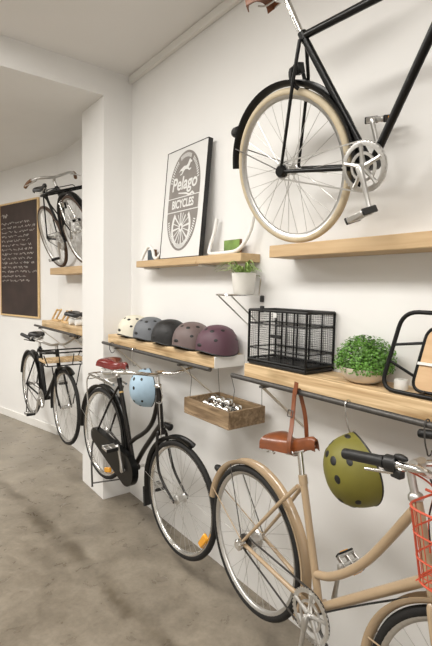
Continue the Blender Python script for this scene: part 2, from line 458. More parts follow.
def chain(root, a, ra, b, rb, w=.045, mt='steel'):
    """closed loop round two sprockets in the x-z plane"""
    a, b = V((a[0], 0, a[2])), V((b[0], 0, b[2])); d = b-a; L = d.length; th = math.atan2(d.z, d.x); q = math.acos((ra-rb)/L)
    pts = []
    for k in range(13):
        t = th+q+(2*PI-2*q)*k/12; pts.append(a+V((math.cos(t)*ra, -w, math.sin(t)*ra)))
    for k in range(13):
        t = th-q+2*q*k/12; pts.append(b+V((math.cos(t)*rb, -w, math.sin(t)*rb)))
    sec = [(-.003, -.0028), (.003, -.0028), (.003, .0028), (-.003, .0028)]
    mb = MB().sweep(pts, (0, 1, 0), sec, closed=True)
    mb.lathe([(ra-.004, -w-.001), (ra, -w-.001), (ra, -w+.001), (ra-.004, -w+.001)] if ra > .06 else [(.0, -w-.002), (ra-.002, -w-.002), (ra-.002, -w+.002), (.0, -w+.002)], 24, (a.x, 0, a.z))
    return mb.build('chain', M[mt], root)
def steer_matrix(head_top, head_low, deg):
    a = V(head_top); b = V(head_low); ax = (a-b).normalized()
    return Matrix.Translation(b) @ Matrix.Rotation(rad(deg), 4, ax) @ Matrix.Translation(-b)
def fork(root, low, hub, R, mt, steer, width=.052, blade=.012, crown_mat=None, top=None):
    mb = MB(); low, hub = V(low), V(hub)
    ax = (low-V(top)).normalized() if top else (hub-low).normalized()
    cr = low+ax*.03
    mb.tube([low-ax*.0, cr], .017, 12)
    for sd in (-1, 1):
        s0 = cr+V((0, sd*width*.62, 0))
        m = cr.lerp(hub, .55)+(cr+ax*((hub-cr).length*.55)-cr.lerp(hub, .55))*.75+V((0, sd*.052, 0))
        pts = smooth([cr+V((0, sd*.012, .004)), s0, m, hub+V((0, sd*.05, 0))], 6)
        n = len(pts); mb.tube(pts, [blade*(1-.42*i/(n-1)) for i in range(n)], 10)
        mb.bevbox((hub.x-.010, hub.y+sd*.05-.003, hub.z-.012), (hub.x+.010, hub.y+sd*.05+.003, hub.z+.012), .002)
    mb.tf(steer)
    return mb.build('fork', mt, root)
def handlebar(root, pts, steer, r=.011, grip=.12, gmat='plastic', mt='chrome', gr=.016, grips=(True, True), levers=True, lever_mat='alloy'):
    """pts: half of the bar from the clamp out to the room-side end (u, w, v)."""
    half = [P(*p) for p in pts]
    full = [V((p.x, -p.y, p.z)) for p in reversed(half[1:])]+half
    sm = smooth(full, 8)
    hb = MB().tube(sm, r, 10).tf(steer).build('handlebar', M[mt], root)
    for sd in (0, 1):
        line = list(reversed(sm)) if sd else sm
        g = []; acc = 0
        for i, p in enumerate(line):
            if i: acc += (p-line[i-1]).length
            g.append(p)
            if acc > grip: break
        d = (g[0]-g[1]).normalized()
        g = [g[0]+d*.008]+g
        n = len(g)
        mb = MB().tube(g, [gr*.9]+[gr]*(n-2)+[gr*1.12], 12)
        mb.tf(steer).build('grip', M[gmat], hb)
        if levers:
            e = g[-1]; q = line[min(len(line)-1, n+5)]; dd = (q-e).normalized()
            l = MB(); a = e+dd*.03
            l.tube([a+V((0, 0, 0)), a+V((.02, 0, -.012)), a-dd*.03+V((.035, 0, -.02)), a-dd*.11+V((.03, 0, -.03))], [.009, .008, .006, .004], 8)
            l.tube([a-dd*.012, a+dd*.012], r+.005, 10)
            l.tf(steer).build('brake_lever', M[lever_mat], hb)
    return hb

# ------------------------------------------------------------------ bicycle: beige step-through, hung from the worktop rail
YB = -.295
def beige_bike():
    R = .345; X0, Z0 = -1.534, .538
    root = thing('bicycle', 'beige step-through bicycle with coral wire basket hanging nearest the viewer', 'bicycle', (-1.4895, -.33, .573-.971*R), (0, 0, rad(-6)))
    root.scale = (.971, .971, .971)
    H = lambda u, v, w=0: P(u, w, v+R)
    rh, fh = H(0, 0), H(1.06, -.06)
    ht, hl = H(.838, .535), H(.912, .27)
    st = steer_matrix(ht, hl, 5)
    bb = H(.448, -.055); stt = H(.329, .423)
    fr = MB()
    fr.tube([bb, stt], .0155, 14)
    fr.tube(smooth([H(.424, .070), H(.49, .098), H(.572, .16), H(.65, .24), H(.72, .335), H(.83, .505)], 5), .0165, 14)
    fr.tube([bb, H(.897, .325)], .018, 14)
    fr.tube([ht+(ht-hl).normalized()*.005, hl], .0185, 14)
    fr.tube([H(.334, .402), H(.326, .435)], .0185, 14)
    fr.tube([H(.448, -.055, -.036), H(.448, -.055, .036)], .022, 16)
    for sd in (-1, 1):
        fr.tube([H(.435, -.053, .02*sd), H(.32, -.042, .034*sd), H(.02, .0, .058*sd), H(0, 0, .058*sd)], [.011, .011, .009, .008], 10)
        fr.tube([H(.315, .385, .017*sd), H(.23, .285, .036*sd), H(.0, .008, .058*sd)], [.009, .009, .007], 10)
        fr.bevbox((-.016, -sd*.058-.003, R-.016), (.016, -sd*.058+.003, R+.016), .003)
    fr.tube([H(.332, .388, -.014), H(.30, .378, 0), H(.332, .388, .014)], .006, 8)
    fr.build('frame', M['beige'], root)
    add_wheel(root, rh, R, 'rubber', 'alloy', 32, hubr=.034, flange=.04)
    add_wheel(root, fh, R, 'rubber', 'alloy', 32, steer=st, hubr=.03, flange=.035)
    f1 = fender(root, rh, R, -28, 169, M['beige_dark'])
    for a in (158, 118):
        s = MB()
        for sd in (-1, 1): s.tube([on_circle(rh, R+.012, a, .026*sd), H(0, .008, .062*sd)], .0028, 6)
        s.build('fender_stay', M['beige'] if a == 158 else M['steel'], f1)
    l = MB().lathe([(0, -.03), (.014, -.028), (.019, -.01), (.019, .012), (.012, .02), (0, .02)], 16, on_circle(rh, R+.045, 143), 'x'); l.build('rear_light', M['plastic'], f1, label='round black rear light')
    f2 = fender(root, fh, R, 30, 178, M['beige_dark'], steer=st)
    s = MB()
    for sd in (-1, 1): s.tube([on_circle(fh, R+.012, 165, .026*sd), fh+V((0, sd*.058, .006))], .0028, 6)
    s.tf(st).build('fender_stay', M['beige'], f2)
    fork(root, hl, fh, R, M['beige'], st, top=ht)
    ft = st
    # headset, stem, bar
    ax = (ht-hl).normalized()
    sm = MB().lathe([(.022, -.006), (.024, 0), (.022, .012), (.016, .018), (.012, .018)], 18, (0, 0, 0), 'z')
    sm.tf(Matrix.Translation(ht+ax*.012) @ ax.to_track_quat('Z', 'Y').to_matrix().to_4x4())
    clamp = H(.835, .655)
    sm.tube(smooth([ht+ax*.015, ht+ax*.10, clamp+V((-.004, 0, -.01)), clamp], 5), .0125, 12)
    sm.tube([clamp+V((0, -.025, 0)), clamp+V((0, .025, 0))], .018, 12)
    sm.tf(ft).build('stem', M['alloy'], root)
    hb = handlebar(root, [(.835, 0, R+.655), (.87, .05, R+.66), (.935, .12, R+.68), (.935, .18, R+.706), (.85, .205, R+.706), (.725, .208, R+.690)], ft, .0112, .125, 'plastic', 'chrome', .0165, levers=True, lever_mat='chrome')
    sh = MB(); a = ft @ H(.885, .709, .200); b = ft @ H(.855, .707, .204)
    sh.tube([a, b], .022, 14); sh.bevbox((a.x-.012, a.y-.012, a.z-.036), (a.x+.02, a.y+.012, a.z-.012), .003)
    sh.ball(a+V((.012, 0, .022)), .014, 10, 6, (1.6, .8, .7)); sh.build('gear_shifter', M['plastic'], hb)
    for dz, col in ((.0, 'orange'), (.02, 'plastic')):
        c = MB().tube(smooth([a+V((.03, .01, -.01)), H(.94, .67+dz, .12), H(.93, .62, .06), H(.90, .52, .03), H(.91, .42+dz, .03)], 6), .0028, 6)
        c.build('brake_cable', M[col], hb)
    cb = MB().tube(smooth([H(.84, .235, .018), H(.66, .098, .02), H(.49, -.04, .02), H(.45, -.08, .02)], 6), .0035, 6); cb.build('gear_cable', M['plastic'], root)
    # basket on the front: thin coral wire
    bk = MB(); x0, x1, w = .915, 1.17, .172; zt, zb = R+.602, R+.385
    def ringpts(t, ins): return rounded([(x0+ins*.4, -w+ins, t), (x1-ins, -w+ins, t), (x1-ins, w-ins, t), (x0+ins*.4, w-ins, t)], .05, 5)
    for t, ins, r in ((zt, 0, .0034), ((zt*2+zb)/3, .012, .0028), ((zt+zb*2)/3, .024, .0028), (zb, .036, .0034)):
        bk.tube(ringpts(t, ins), r, 6, closed=True)
    nb = 26; top, bot = ringpts(zt, 0), ringpts(zb, .036)
    for k in range(nb):
        i = int(k*len(top)/nb); bk.tube([top[i], bot[i]], .0016, 5)
    for k in range(1, 10):
        x = x0+(x1-.036-x0)*k/10; bk.tube([(x, -w+.04, zb), (x, w-.04, zb)], .0021, 5)
    for k in range(1, 9):
        y = -w+.036+(2*w-.072)*k/9; bk.tube([(x0+.012, y, zb), (x1-.036, y, zb)], .0021, 5)
    bk.tube([(x0-.03, -.03, zt), (x0, -.03, zt), (x0, .03, zt), (x0-.03, .03, zt)], .004, 6)
    bk.build('basket', M['orange'], root, label='coral red wire front basket')
    # saddle and post
    MB().tube([stt+V((.004, 0, -.03)), H(.305, .53)], .0125, 12).build('seatpost', M['chrome'], root)
    saddle(root, H(.262, .578), .272, .088, 11, M['leather'], thick=.068)
    crankset(root, bb+V((0, 0, -.013)), 264, .096, .168, 'alloy', tilt=(10, 30))
    chain(root, rh, .036, bb+V((0, 0, -.012)), .095)
    g = MB().lathe([(0, -.085), (.018, -.085), (.026, -.078), (.026, -.066), (.018, -.06), (.01, -.06), (.01, -.055)], 18, H(-.012, -.01)); g.tube([H(-.005, -.004, .075), H(.03, .02, .068)], .006, 8); g.build('gear_hub_nut', M['chrome'], root)
    k = MB().tube([H(.45, -.08, .01), H(.49, -.11, .035), H(.64, -.225, .045), H(.67, -.23, .055)], .006, 8); k.build('kickstand', M['steel'], root)
    return root
beige_bike()

# ------------------------------------------------------------------ bicycle: black step-through with chain case, hung from the helmet shelf rail
def black_bike():
    R = .345; pit = rad(7.3); X0, Y0, Z0 = -3.215, -.315, .611
    root = thing('bicycle', 'black step-through roadster bicycle with chrome rear rack and amber wheel reflectors', 'bicycle',
                 (X0-math.sin(pit)*R, Y0, Z0-math.cos(pit)*R), (0, pit, rad(2.2)))
    H = lambda u, v, w=0: P(u, w, v+R)
    mt = M['brown_black']
    rh, fh = H(0, 0), H(1.034, 0)
    ht, hl = H(.706, .583), H(.778, .335)
    st = steer_matrix(ht, hl, 0)
    bb = H(.489, -.056); stt = H(.196, .480)
    fr = MB()
    fr.tube([bb, stt], .0155, 14)
    fr.tube(smooth([H(.405, .085), H(.48, .155), H(.558, .215), H(.63, .285), H(.685, .38), H(.716, .545)], 5), .015, 14)
    fr.tube(smooth([bb, H(.58, .10), H(.66, .215), H(.77, .37)], 5), .0165, 14)
    fr.tube([ht, hl], .0185, 14)
    fr.tube([H(.489, -.056, -.035), H(.489, -.056, .035)], .022, 14)
    for sd in (-1, 1):
        fr.tube([H(.475, -.052, .02*sd), H(.36, -.04, .036*sd), H(0, 0, .058*sd)], [.010, .010, .008], 10)
        fr.tube([H(.222, .44, .017*sd), H(.15, .30, .04*sd), H(0, .008, .058*sd)], [.009, .009, .007], 10)
        fr.bevbox((-.016, -sd*.058-.003, R-.016), (.016, -sd*.058+.003, R+.016), .003)
    fr.tube([H(.204, .466), H(.193, .495)], .0185, 12)
    fr.build('frame', mt, root)
    # gold lining on the seat tube
    gl = MB().lathe([(.0158, -.006), (.0162, -.004), (.0162, .004), (.0158, .006)], 14, (0, 0, 0), 'z')
    gl.tf(Matrix.Translation(H(.240, .404)) @ (stt-bb).to_track_quat('Z', 'Y').to_matrix().to_4x4()); gl.build('decal_band', mat('gold_lining', (.5, .33, .12), .4), root, label='gold lining band')
    add_wheel(root, rh, R, 'rubber', 'chrome', 32, reflector=-66, hubr=.03, flange=.036)
    add_wheel(root, fh, R, 'rubber', 'chrome', 32, steer=st, reflector=-27, hubr=.017, flange=.025)
    f1 = fender(root, rh, R, -15, 192, M['bframe'])
    f2 = fender(root, fh, R, 80, 198, M['bframe'], steer=st)
    mf = MB().plate([(fh.x-.372, fh.z-.10), (fh.x-.352, fh.z-.10), (fh.x-.325, fh.z-.215), (fh.x-.345, fh.z-.225)], -.03, .03)
    mf.build('mud_flap', M['rubber'], f2)
    for hub, a, f in ((rh, 168, f1), (fh, 178, f2)):
        s = MB()
        for sd in (-1, 1): s.tube([on_circle(hub, R+.012, a, .026*sd), hub+V((0, -.06*sd, .006))], .0028, 6)
        s.build('fender_stay', M['chrome'], f)
    fork(root, hl, fh, R, mt, st, top=ht)
    # rear rack
    rk = MB(); zt = R+.415
    rk.tube(rounded([H(.21, .452, .05), H(-.19, .425, .066), H(-.19, .425, -.066), H(.21, .452, -.05)], .04, 5, False), .0075, 8)
    for u in (.1, 0, -.1): rk.tube([H(u, .443+(u-.19)*.078, .055), H(u, .443+(u-.19)*.078, -.055)], .004, 6)
    rk.tube([H(.16, .448, .0), H(-.2, .42, .0)], .004, 6)
    rk.tube(rounded([H(-.17, .425, .055), H(-.21, .375, .055), H(-.21, .375, -.055), H(-.17, .425, -.055)], .02, 4, False), .0045, 6)
    rr = rk.build('rear_rack', M['chrome'], root, label='chrome rear luggage rack')
    for sd in (-1, 1):
        MB().tube(smooth([H(-.15, .425, .066*sd), H(-.18, .36, .072*sd), H(-.12, .16, .073*sd), H(-.005, .0, .07*sd)], 5), .0048, 8).build('rack_leg', M['chrome'], rr)
    MB().bevbox((-.05, -.05, R+.447), (.17, .05, R+.458), .004, Matrix.Rotation(0, 4, 'Y')).build('spring_clip', M['alloy'], rr)
    # chain case
    cc = MB(); w0, w1 = -.075, -.028
    def cap(c, r, a0, a1, n=14): return [(c.x+r*math.cos(rad(a0+(a1-a0)*k/n)), c.z+r*math.sin(rad(a0+(a1-a0)*k/n))) for k in range(n+1)]
    outl = cap(rh, .055, 85, 265)+cap(bb, .108, 265, 445)
    cc.plate(outl, w0, w1)
    c = cc.build('chain_case', M['bframe'], root, 30)
    cen = V((.29, 0, R-.03))
    crankset(root, bb, 112, .09, .165, 'alloy', ring=False, warm=.092, tilt=(0, 0), lab=(0, 0))
    # saddle
    MB().tube([stt+V((.008, 0, -.02)), H(.16, .56)], .0125, 12).build('seatpost', M['chrome'], root)
    s = saddle(root, H(.155, .612), .28, .108, 6, M['red'], thick=.066)
    # bar
    ax = (ht-hl).normalized()
    sm = MB().lathe([(.021, -.006), (.023, 0), (.021, .012), (.015, .018), (.012, .018)], 16, (0, 0, 0), 'z')
    sm.tf(Matrix.Translation(ht+ax*.008) @ ax.to_track_quat('Z', 'Y').to_matrix().to_4x4())
    cl = ht+ax*.10+V((.03, 0, 0))
    sm.tube(smooth([ht+ax*.01, ht+ax*.08, cl+V((-.012, 0, .0)), cl], 4), .012, 12); sm.tube([cl+V((0, -.025, 0)), cl+V((0, .025, 0))], .017, 12)
    sm.build('stem', M['chrome'], root)
    c0 = cl.z
    handlebar(root, [(cl.x, 0, c0), (cl.x+.06, .06, c0+.01), (cl.x+.09, .15, c0+.035), (cl.x+.06, .24, c0+.045), (cl.x-.04, .275, c0+.02), (cl.x-.165, .285, c0-.015)], st, .011, .09, 'alloy', 'chrome', .0155)
    br = MB().tube(rounded([H(.73, .61, .05), H(.80, .63, .05), H(.835, .58, .05), H(.815, .52, .045), H(.76, .51, .04)], .02, 4, False), .0035, 6)
    br.tube([H(.77, .52, .03), H(.825, .31, .03)], .003, 6)
    br.build('brake_rod', M['chrome'], root)
    lp = MB().lathe([(0, -.05), (.012, -.048), (.018, -.02), (.021, .010), (.022, .016), (.019, .02), (0, .018)], 18, H(.855, .385), 'x'); lp.tube([H(.80, .35), H(.845, .38)], .006, 8)
    lp.build('head_lamp', M['bframe'], root, label='small black head lamp')
    # twin leg stand
    k = MB()
    L_, R_ = H(.075, -.38, .10), H(.215, -.325, -.09)
    k.tube(smooth([H(-.02, -.02, .05), H(-.03, -.10, .07), H(.02, -.22, .09), L_], 5), .0075, 8)
    k.tube(smooth([H(-.02, -.02, -.05), H(.0, -.10, -.07), H(.10, -.22, -.08), R_], 5), .0075, 8)
    k.tube([L_+V((0, 0, .03)), R_+V((0, 0, .03))], .0055, 8)
    k.build('kickstand', M['steel'], root, label='twin leg stand')
    return root
black_bike()

# ------------------------------------------------------------------ bicycle: black diamond frame with cream tyres on the upper shelf
def top_bike():
    R = .325; X0, Y0, Z0 = -1.445, -.208, 2.250; le = rad(17)
    root = thing('bicycle', 'black diamond frame bicycle with cream tires standing on the high right shelf', 'bicycle',
                 (X0, Y0+math.sin(le)*R, Z0-math.cos(le)*R), (le, 0, 0))
    H = lambda u, v, w=0: P(u, w, v+R)
    mt = M['bframe']
    rh, fh = H(0, 0), H(1.02, 0)
    bb = H(.402, -.060); sc = H(.183, .465); ht, hl = H(.715, .475), H(.757, .365)
    st = steer_matrix(ht, hl, 0)
    fr = MB()
    fr.tube([bb, sc+(sc-bb).normalized()*.012], .0145, 14)
    fr.tube([sc, H(.724, .448)], .0145, 14)
    fr.tube([bb, H(.748, .385)], .0155, 14)
    fr.tube([ht, hl], .0175, 14)
    fr.tube([H(.402, -.060, -.035), H(.402, -.060, .035)], .021, 14)
    fr.tube([H(.187, .452), H(.178, .480)], .0175, 14)
    for sd in (-1, 1):
        fr.tube([H(.36, -.06, .02*sd), H(.28, -.045, .036*sd), H(0, 0, .058*sd)], [.010, .010, .008], 10)
        fr.tube([H(.178, .455, .018*sd), H(.14, .33, .045*sd), H(0, .0, .058*sd)], [.0075, .0075, .0065], 10)
        fr.bevbox((-.014, -sd*.058-.003, R-.014), (.014, -sd*.058+.003, R+.014), .003)
    fr.build('frame', mt, root)
    add_wheel(root, rh, R, 'cream', 'alloy', 32, tr=.0165, hubr=.017)
    add_wheel(root, fh, R, 'cream', 'alloy', 32, tr=.0165, steer=st)
    f1 = fender(root, rh, R, -22, 168, M['bframe'], width=.046)
    s = MB()
    for sd in (-1, 1): s.tube([on_circle(rh, R+.012, 152, .023*sd), H(-.005, .006, .062*sd)], .0026, 6)
    s.build('fender_stay', M['steel'], f1)
    l = MB().lathe([(0, -.036), (.019, -.036), (.025, -.024), (.025, .0), (.010, .012), (0, .012)], 16, on_circle(rh, R+.035, 140), 'x'); l.build('rear_light', M['plastic'], f1, label='small round black rear light')
    f2 = fender(root, fh, R, 40, 190, M['bframe'], width=.046)
    s = MB()
    for sd in (-1, 1): s.tube([on_circle(fh, R+.012, 175, .023*sd), fh+V((0, sd*.062, .006))], .0026, 6)
    s.build('fender_stay', M['steel'], f2)
    fork(root, hl, fh, R, mt, st, top=ht)
    # rear brake on the stays
    b = MB()
    for sd in (-1, 1):
        b.tube(smooth([H(.145, .37, .0), H(.125, .365, .034*sd), H(.125, .32, .04*sd), H(.14, .29, .024*sd)], 4), .008, 8)
    b.bevbox((.12, -.016, R+.345), (.155, .016, R+.385), .003); b.build('rear_brake', M['black'], root)
    crankset(root, bb, 280, .088, .165, 'alloy', tilt=(-18, 10), spider=5, lab=(0, 1))
    chain(root, rh, .034, bb, .092, mt='alloy')
    hubcap = MB().lathe([(0, -.07), (.02, -.07), (.027, -.06), (.027, -.05), (.01, -.048)], 18, H(0, 0)); hubcap.build('gear_hub_nut', M['black'], root)
    arm = MB().tube([H(0, -.005, -.06), H(.1, -.03, -.05), H(.16, -.045, -.045)], .005, 6); arm.build('coaster_arm', M['alloy'], root)
    MB().tube([sc+V((.002, 0, -.02)), H(.118, .65)], .012, 12).build('seatpost', M['chrome'], root)
    saddle(root, H(.118, .694), .275, .085, 6, M['leather2'], springs=False)
    ax = (ht-hl).normalized(); cl = ht+ax*.07+V((.06, 0, 0))
    sm = MB().tube(smooth([ht, ht+ax*.06, cl], 4), .012, 12); sm.tube([cl+V((0, -.022, 0)), cl+V((0, .022, 0))], .017, 12); sm.build('stem', M['alloy'], root)
    c0 = cl.z
    handlebar(root, [(cl.x, 0, c0), (cl.x+.01, .05, c0), (cl.x+.03, .12, c0+.02), (cl.x-.05, .2, c0+.03), (cl.x-.18, .225, c0+.02)], st, .011, .11, 'leather2')
    return root
top_bike()

# ------------------------------------------------------------------ the two bicycles beyond the pillar
def far_bike_low():
    R = .345; X0, Y0, Z0 = -5.20, -.30, .645; pit = rad(1.2)
    root = thing('bicycle', 'black bicycle with wooden front carrier hanging beyond the white pillar', 'bicycle', (X0, Y0, Z0-R), (0, pit, 0))
    H = lambda u, v, w=0: P(u, w, v+R)
    mt = M['black']; rh, fh = H(0, 0), H(1.11, 0); bb = H(.52, -.05); stt = H(.31, .45); ht, hl = H(.855, .49), H(.915, .33)
    I = steer_matrix(ht, hl, 0)
    fr = MB()
    fr.tube([bb, stt], .016, 10); fr.tube([H(.325, .41), H(.87, .46)], .015, 10); fr.tube([bb, hl], .018, 10); fr.tube([ht, hl], .019, 10)
    fr.tube([H(.52, -.05, -.035), H(.52, -.05, .035)], .022, 12)
    for sd in (-1, 1):
        fr.tube([H(.5, -.05, .02*sd), H(.38, -.035, .036*sd), H(0, 0, .056*sd)], .009, 8); fr.tube([H(.315, .43, .017*sd), H(0, 0, .056*sd)], .008, 8)
    fr.build('frame', mt, root)
    add_wheel(root, rh, R, 'rubber', 'chrome', 24); add_wheel(root, fh, R, 'rubber', 'chrome', 24)
    fender(root, rh, R, -10, 170, mt); fender(root, fh, R, 65, 195, mt); fork(root, hl, fh, R, mt, I, top=ht)
    MB().tube([stt, H(.285, .575)], .0125, 10).build('seatpost', M['chrome'], root)
    saddle(root, H(.305, .60), .26, .088, 4, M['blkleather'])
    cl = H(.875, .55); MB().tube([ht, H(.845, .53), cl], .0125, 10).build('stem', M['alloy'], root)
    handlebar(root, [(.875, 0, R+.55), (.885, .06, R+.545), (.86, .15, R+.58), (.78, .22, R+.605), (.66, .265, R+.63)], I, .011, .12, 'plastic', 'alloy', .016, lever_mat='black')
    crankset(root, bb, 250, .09, .165, 'alloy', tilt=(0, 0), lab=(0, 0))
    chain(root, rh, .036, bb, .092)
    x0, x1, w, z = .93, 1.12, .205, R+.415
    rk = MB().tube(rounded([H(x0, .505, -w), H(x1, .505, -w), H(x1, .505, w), H(x0, .505, w)], .03, 4), .0065, 8, closed=True)
    for u, ww in ((x0, -w), (x1, -w), (x0, w), (x1, w), ((x0+x1)/2, w), ((x0+x1)/2, -w), (x1, .07), (x1, -.07)):
        rk.tube([H(u, .49, ww*.98), H(u, .39, ww*.8)], .0045, 6)
    for sd in (-1, 1): rk.tube([H(1.12, .39, .13*sd), H(1.11, .02, .065*sd)], .005, 8)
    rk.tube(rounded([H(x0, .388, -w*.85), H(x1, .388, -w*.85), H(x1, .388, w*.85), H(x0, .388, w*.85)], .03, 4), .0055, 8, closed=True)
    r = rk.build('front_rack', mt, root)
    for k in range(4):
        u0 = x0+.005+(x1-x0-.01)*k/4; MB().bevbox((u0, -w*.93, z-.002), (u0+(x1-x0)/4-.008, w*.93, z+.024), .003).build('deck_slat', M['pine'], r)
    k = MB().tube([H(.06, -.03, .06), H(.12, -.30, .09)], .006, 6); k.build('kickstand', M['steel'], root)
    return root
far_bike_low()
def far_bike_high():
    R = .326; le = rad(19); ya = rad(0); X0, Y0, Z0 = -4.885, -.16, 2.234
    root = thing('bicycle', 'dark bicycle with black front carrier standing on the high shelf beyond the pillar', 'bicycle',
                 (X0-math.sin(ya)*math.sin(le)*R, Y0+math.cos(ya)*math.sin(le)*R, Z0-math.cos(le)*R), (le, 0, ya))
    H = lambda u, v, w=0: P(u, w, v+R)
    mt = M['black']; rh, fh = H(0, 0), H(.725, 0); bb = H(.33, -.055); stt = H(.205, .44); ht, hl = H(.565, .43), H(.60, .30)
    I = steer_matrix(ht, hl, 0)
    fr = MB()
    fr.tube([bb, stt], .013, 10); fr.tube([H(.215, .41), H(.565, .41)], .013, 10); fr.tube([bb, hl], .018, 10); fr.tube([ht, hl], .018, 10)
    fr.tube([H(.33, -.055, -.035), H(.33, -.055, .035)], .021, 12)
    for sd in (-1, 1):
        fr.tube([H(.31, -.05, .02*sd), H(.24, -.035, .036*sd), H(0, 0, .056*sd)], .008, 8); fr.tube([H(.21, .42, .017*sd), H(0, 0, .056*sd)], .007, 8)
    fr.build('frame', mt, root)
    M['brt'] = mat('brown_tyre', (.07, .04, .025), .7)
    add_wheel(root, rh, R, 'brt', 'alloy', 24); add_wheel(root, fh, R, 'brt', 'alloy', 24)
    fender(root, fh, R, 30, 185, mt); fork(root, hl, fh, R, M['chrome'], I, top=ht)
    MB().tube([stt, H(.195, .475)], .0125, 10).build('seatpost', M['chrome'], root)
    saddle(root, H(.19, .50), .22, .07, 0, M['blkleather'], springs=False)
    cl = H(.60, .51); MB().tube([ht, H(.555, .48), cl], .0125, 10).build('stem', M['alloy'], root)
    handlebar(root, [(.60, 0, R+.51), (.61, .06, R+.515), (.60, .15, R+.525), (.55, .215, R+.515), (.48, .245, R+.485)], I, .0125, .10, 'brownside', 'alloy', .016)
    crankset(root, bb, 250, .085, .165, 'alloy', lab=(0, 0))
    chain(root, rh, .034, bb, .09)
    x0, x1, w = .66, .82, .205
    rk = MB().tube(rounded([H(x0, .365, -w), H(x1, .365, -w), H(x1, .365, w), H(x0, .365, w)], .03, 4), .010, 8, closed=True)
    for q in range(1, 6):
        y = -w+2*w*q/6; rk.tube([P(x0, y, R+.365), P(x1, y, R+.365)], .004, 6)
    rk.tube(rounded([H(x0, .365, .14), H(x0, .41, .13), H(x0, .41, -.13), H(x0, .365, -.14)], .03, 4, False), .004, 6)
    for sd in (-1, 1):
        rk.tube([H(.73, .365, .2*sd), H(.725, .02, .065*sd)], .006, 8)
    rk.tube([H(.575, .42, 0), H(.67, .365, 0), H(.63, .22, 0)], .010, 8)
    rk.build('front_rack', mt, root)
    return root
far_bike_high()

# ------------------------------------------------------------------ shelves
def hang_shelf(label, x0, x1, rx0, rx1, braces, endcap=False, seam=None):
    t = thing('display_shelf', label, 'shelf', ((x0+x1)/2, 0, 1.285))
    cx = (x0+x1)/2; y0, z1 = -.212, .066
    if seam:
        MB().bevbox((x0-cx, y0, 0), (x1-cx, y0+.085, z1), .003).build('board', M['pine'], t)
        MB().bevbox((x0-cx, y0+.098, 0), (x1-cx, -.001, z1), .003).build('board', M['pine'], t)
    else:
        MB().bevbox((x0-cx, y0, 0), (x1-cx, -.001, z1), .003).build('board', M['pine'], t)
    if endcap: MB().bevbox((x1-cx, y0, 0), (x1-cx+.006, -.001, z1), .002).build('end_cap', M['white'], t, label='white end of the board')  # thin white plate over the end of the board
    MB().tube([(rx0-cx, -.297, .015), (rx1-cx, -.297, .015)], .0115, 14).build('rail', M['steel'], t, label='dark steel pipe rail along the front')
    for b in braces:
        m = MB().bevbox((b-cx-.012, -.297, -.012), (b-cx+.012, -.001, -.001), .002)
        m.build('bracket_arm', M['steel'], t)
        MB().sweep([(b-cx, -.285, -.008), (b-cx, -.004, -.235)], (1, 0, 0), [(-.011, -.003), (.011, -.003), (.011, .003), (-.011, .003)]).build('brace', M['bracket'], t)
    return t
hang_shelf('pine helmet shelf with dark steel hanging rail between pillar and worktop', -3.36, -1.966, -3.26, -1.885, (-3.05, -2.2), True)
hang_shelf('long pine worktop shelf under the wire crate and the round plant', -1.715, 1.2, -1.705, 1.1, (-1.50, -.25, .6), seam=True)
hang_shelf('pine shelf with hanging rail beyond the white pillar', -5.10, -3.84, -5.06, -3.86, (-4.93, -4.0))
def ledge(label, boards, d, z0, z1, mt, brk=None):
    x0 = min(b[0] for b in boards); x1 = max(b[1] for b in boards); cx = (x0+x1)/2
    t = thing('wall_shelf', label, 'shelf', (cx, 0, z0))
    for a, b in boards: MB().bevbox((a-cx, -d, 0), (b-cx, -.001, z1-z0), .003).build('board', mt, t)
    for b in (brk or []): MB().bevbox((b-cx-.015, -d*.8, -.014), (b-cx+.015, -.001, -.0005), .002).build('bracket', M['white'], t)
    return t
ledge('high pine shelf under the cream tired bicycle', [(-1.60, 1.3)], .172, 1.874, 1.931, M['pine2'])
ledge('high pine ledge with framed bicycle poster', [(-3.03, -2.262), (-2.259, -1.845)], .14, 1.868, 1.914, M['pine2'], (-2.95, -2.26))
ledge('high pine shelf beyond the white pillar', [(-4.94, -3.84)], .17, 1.842, 1.912, M['pine2'])

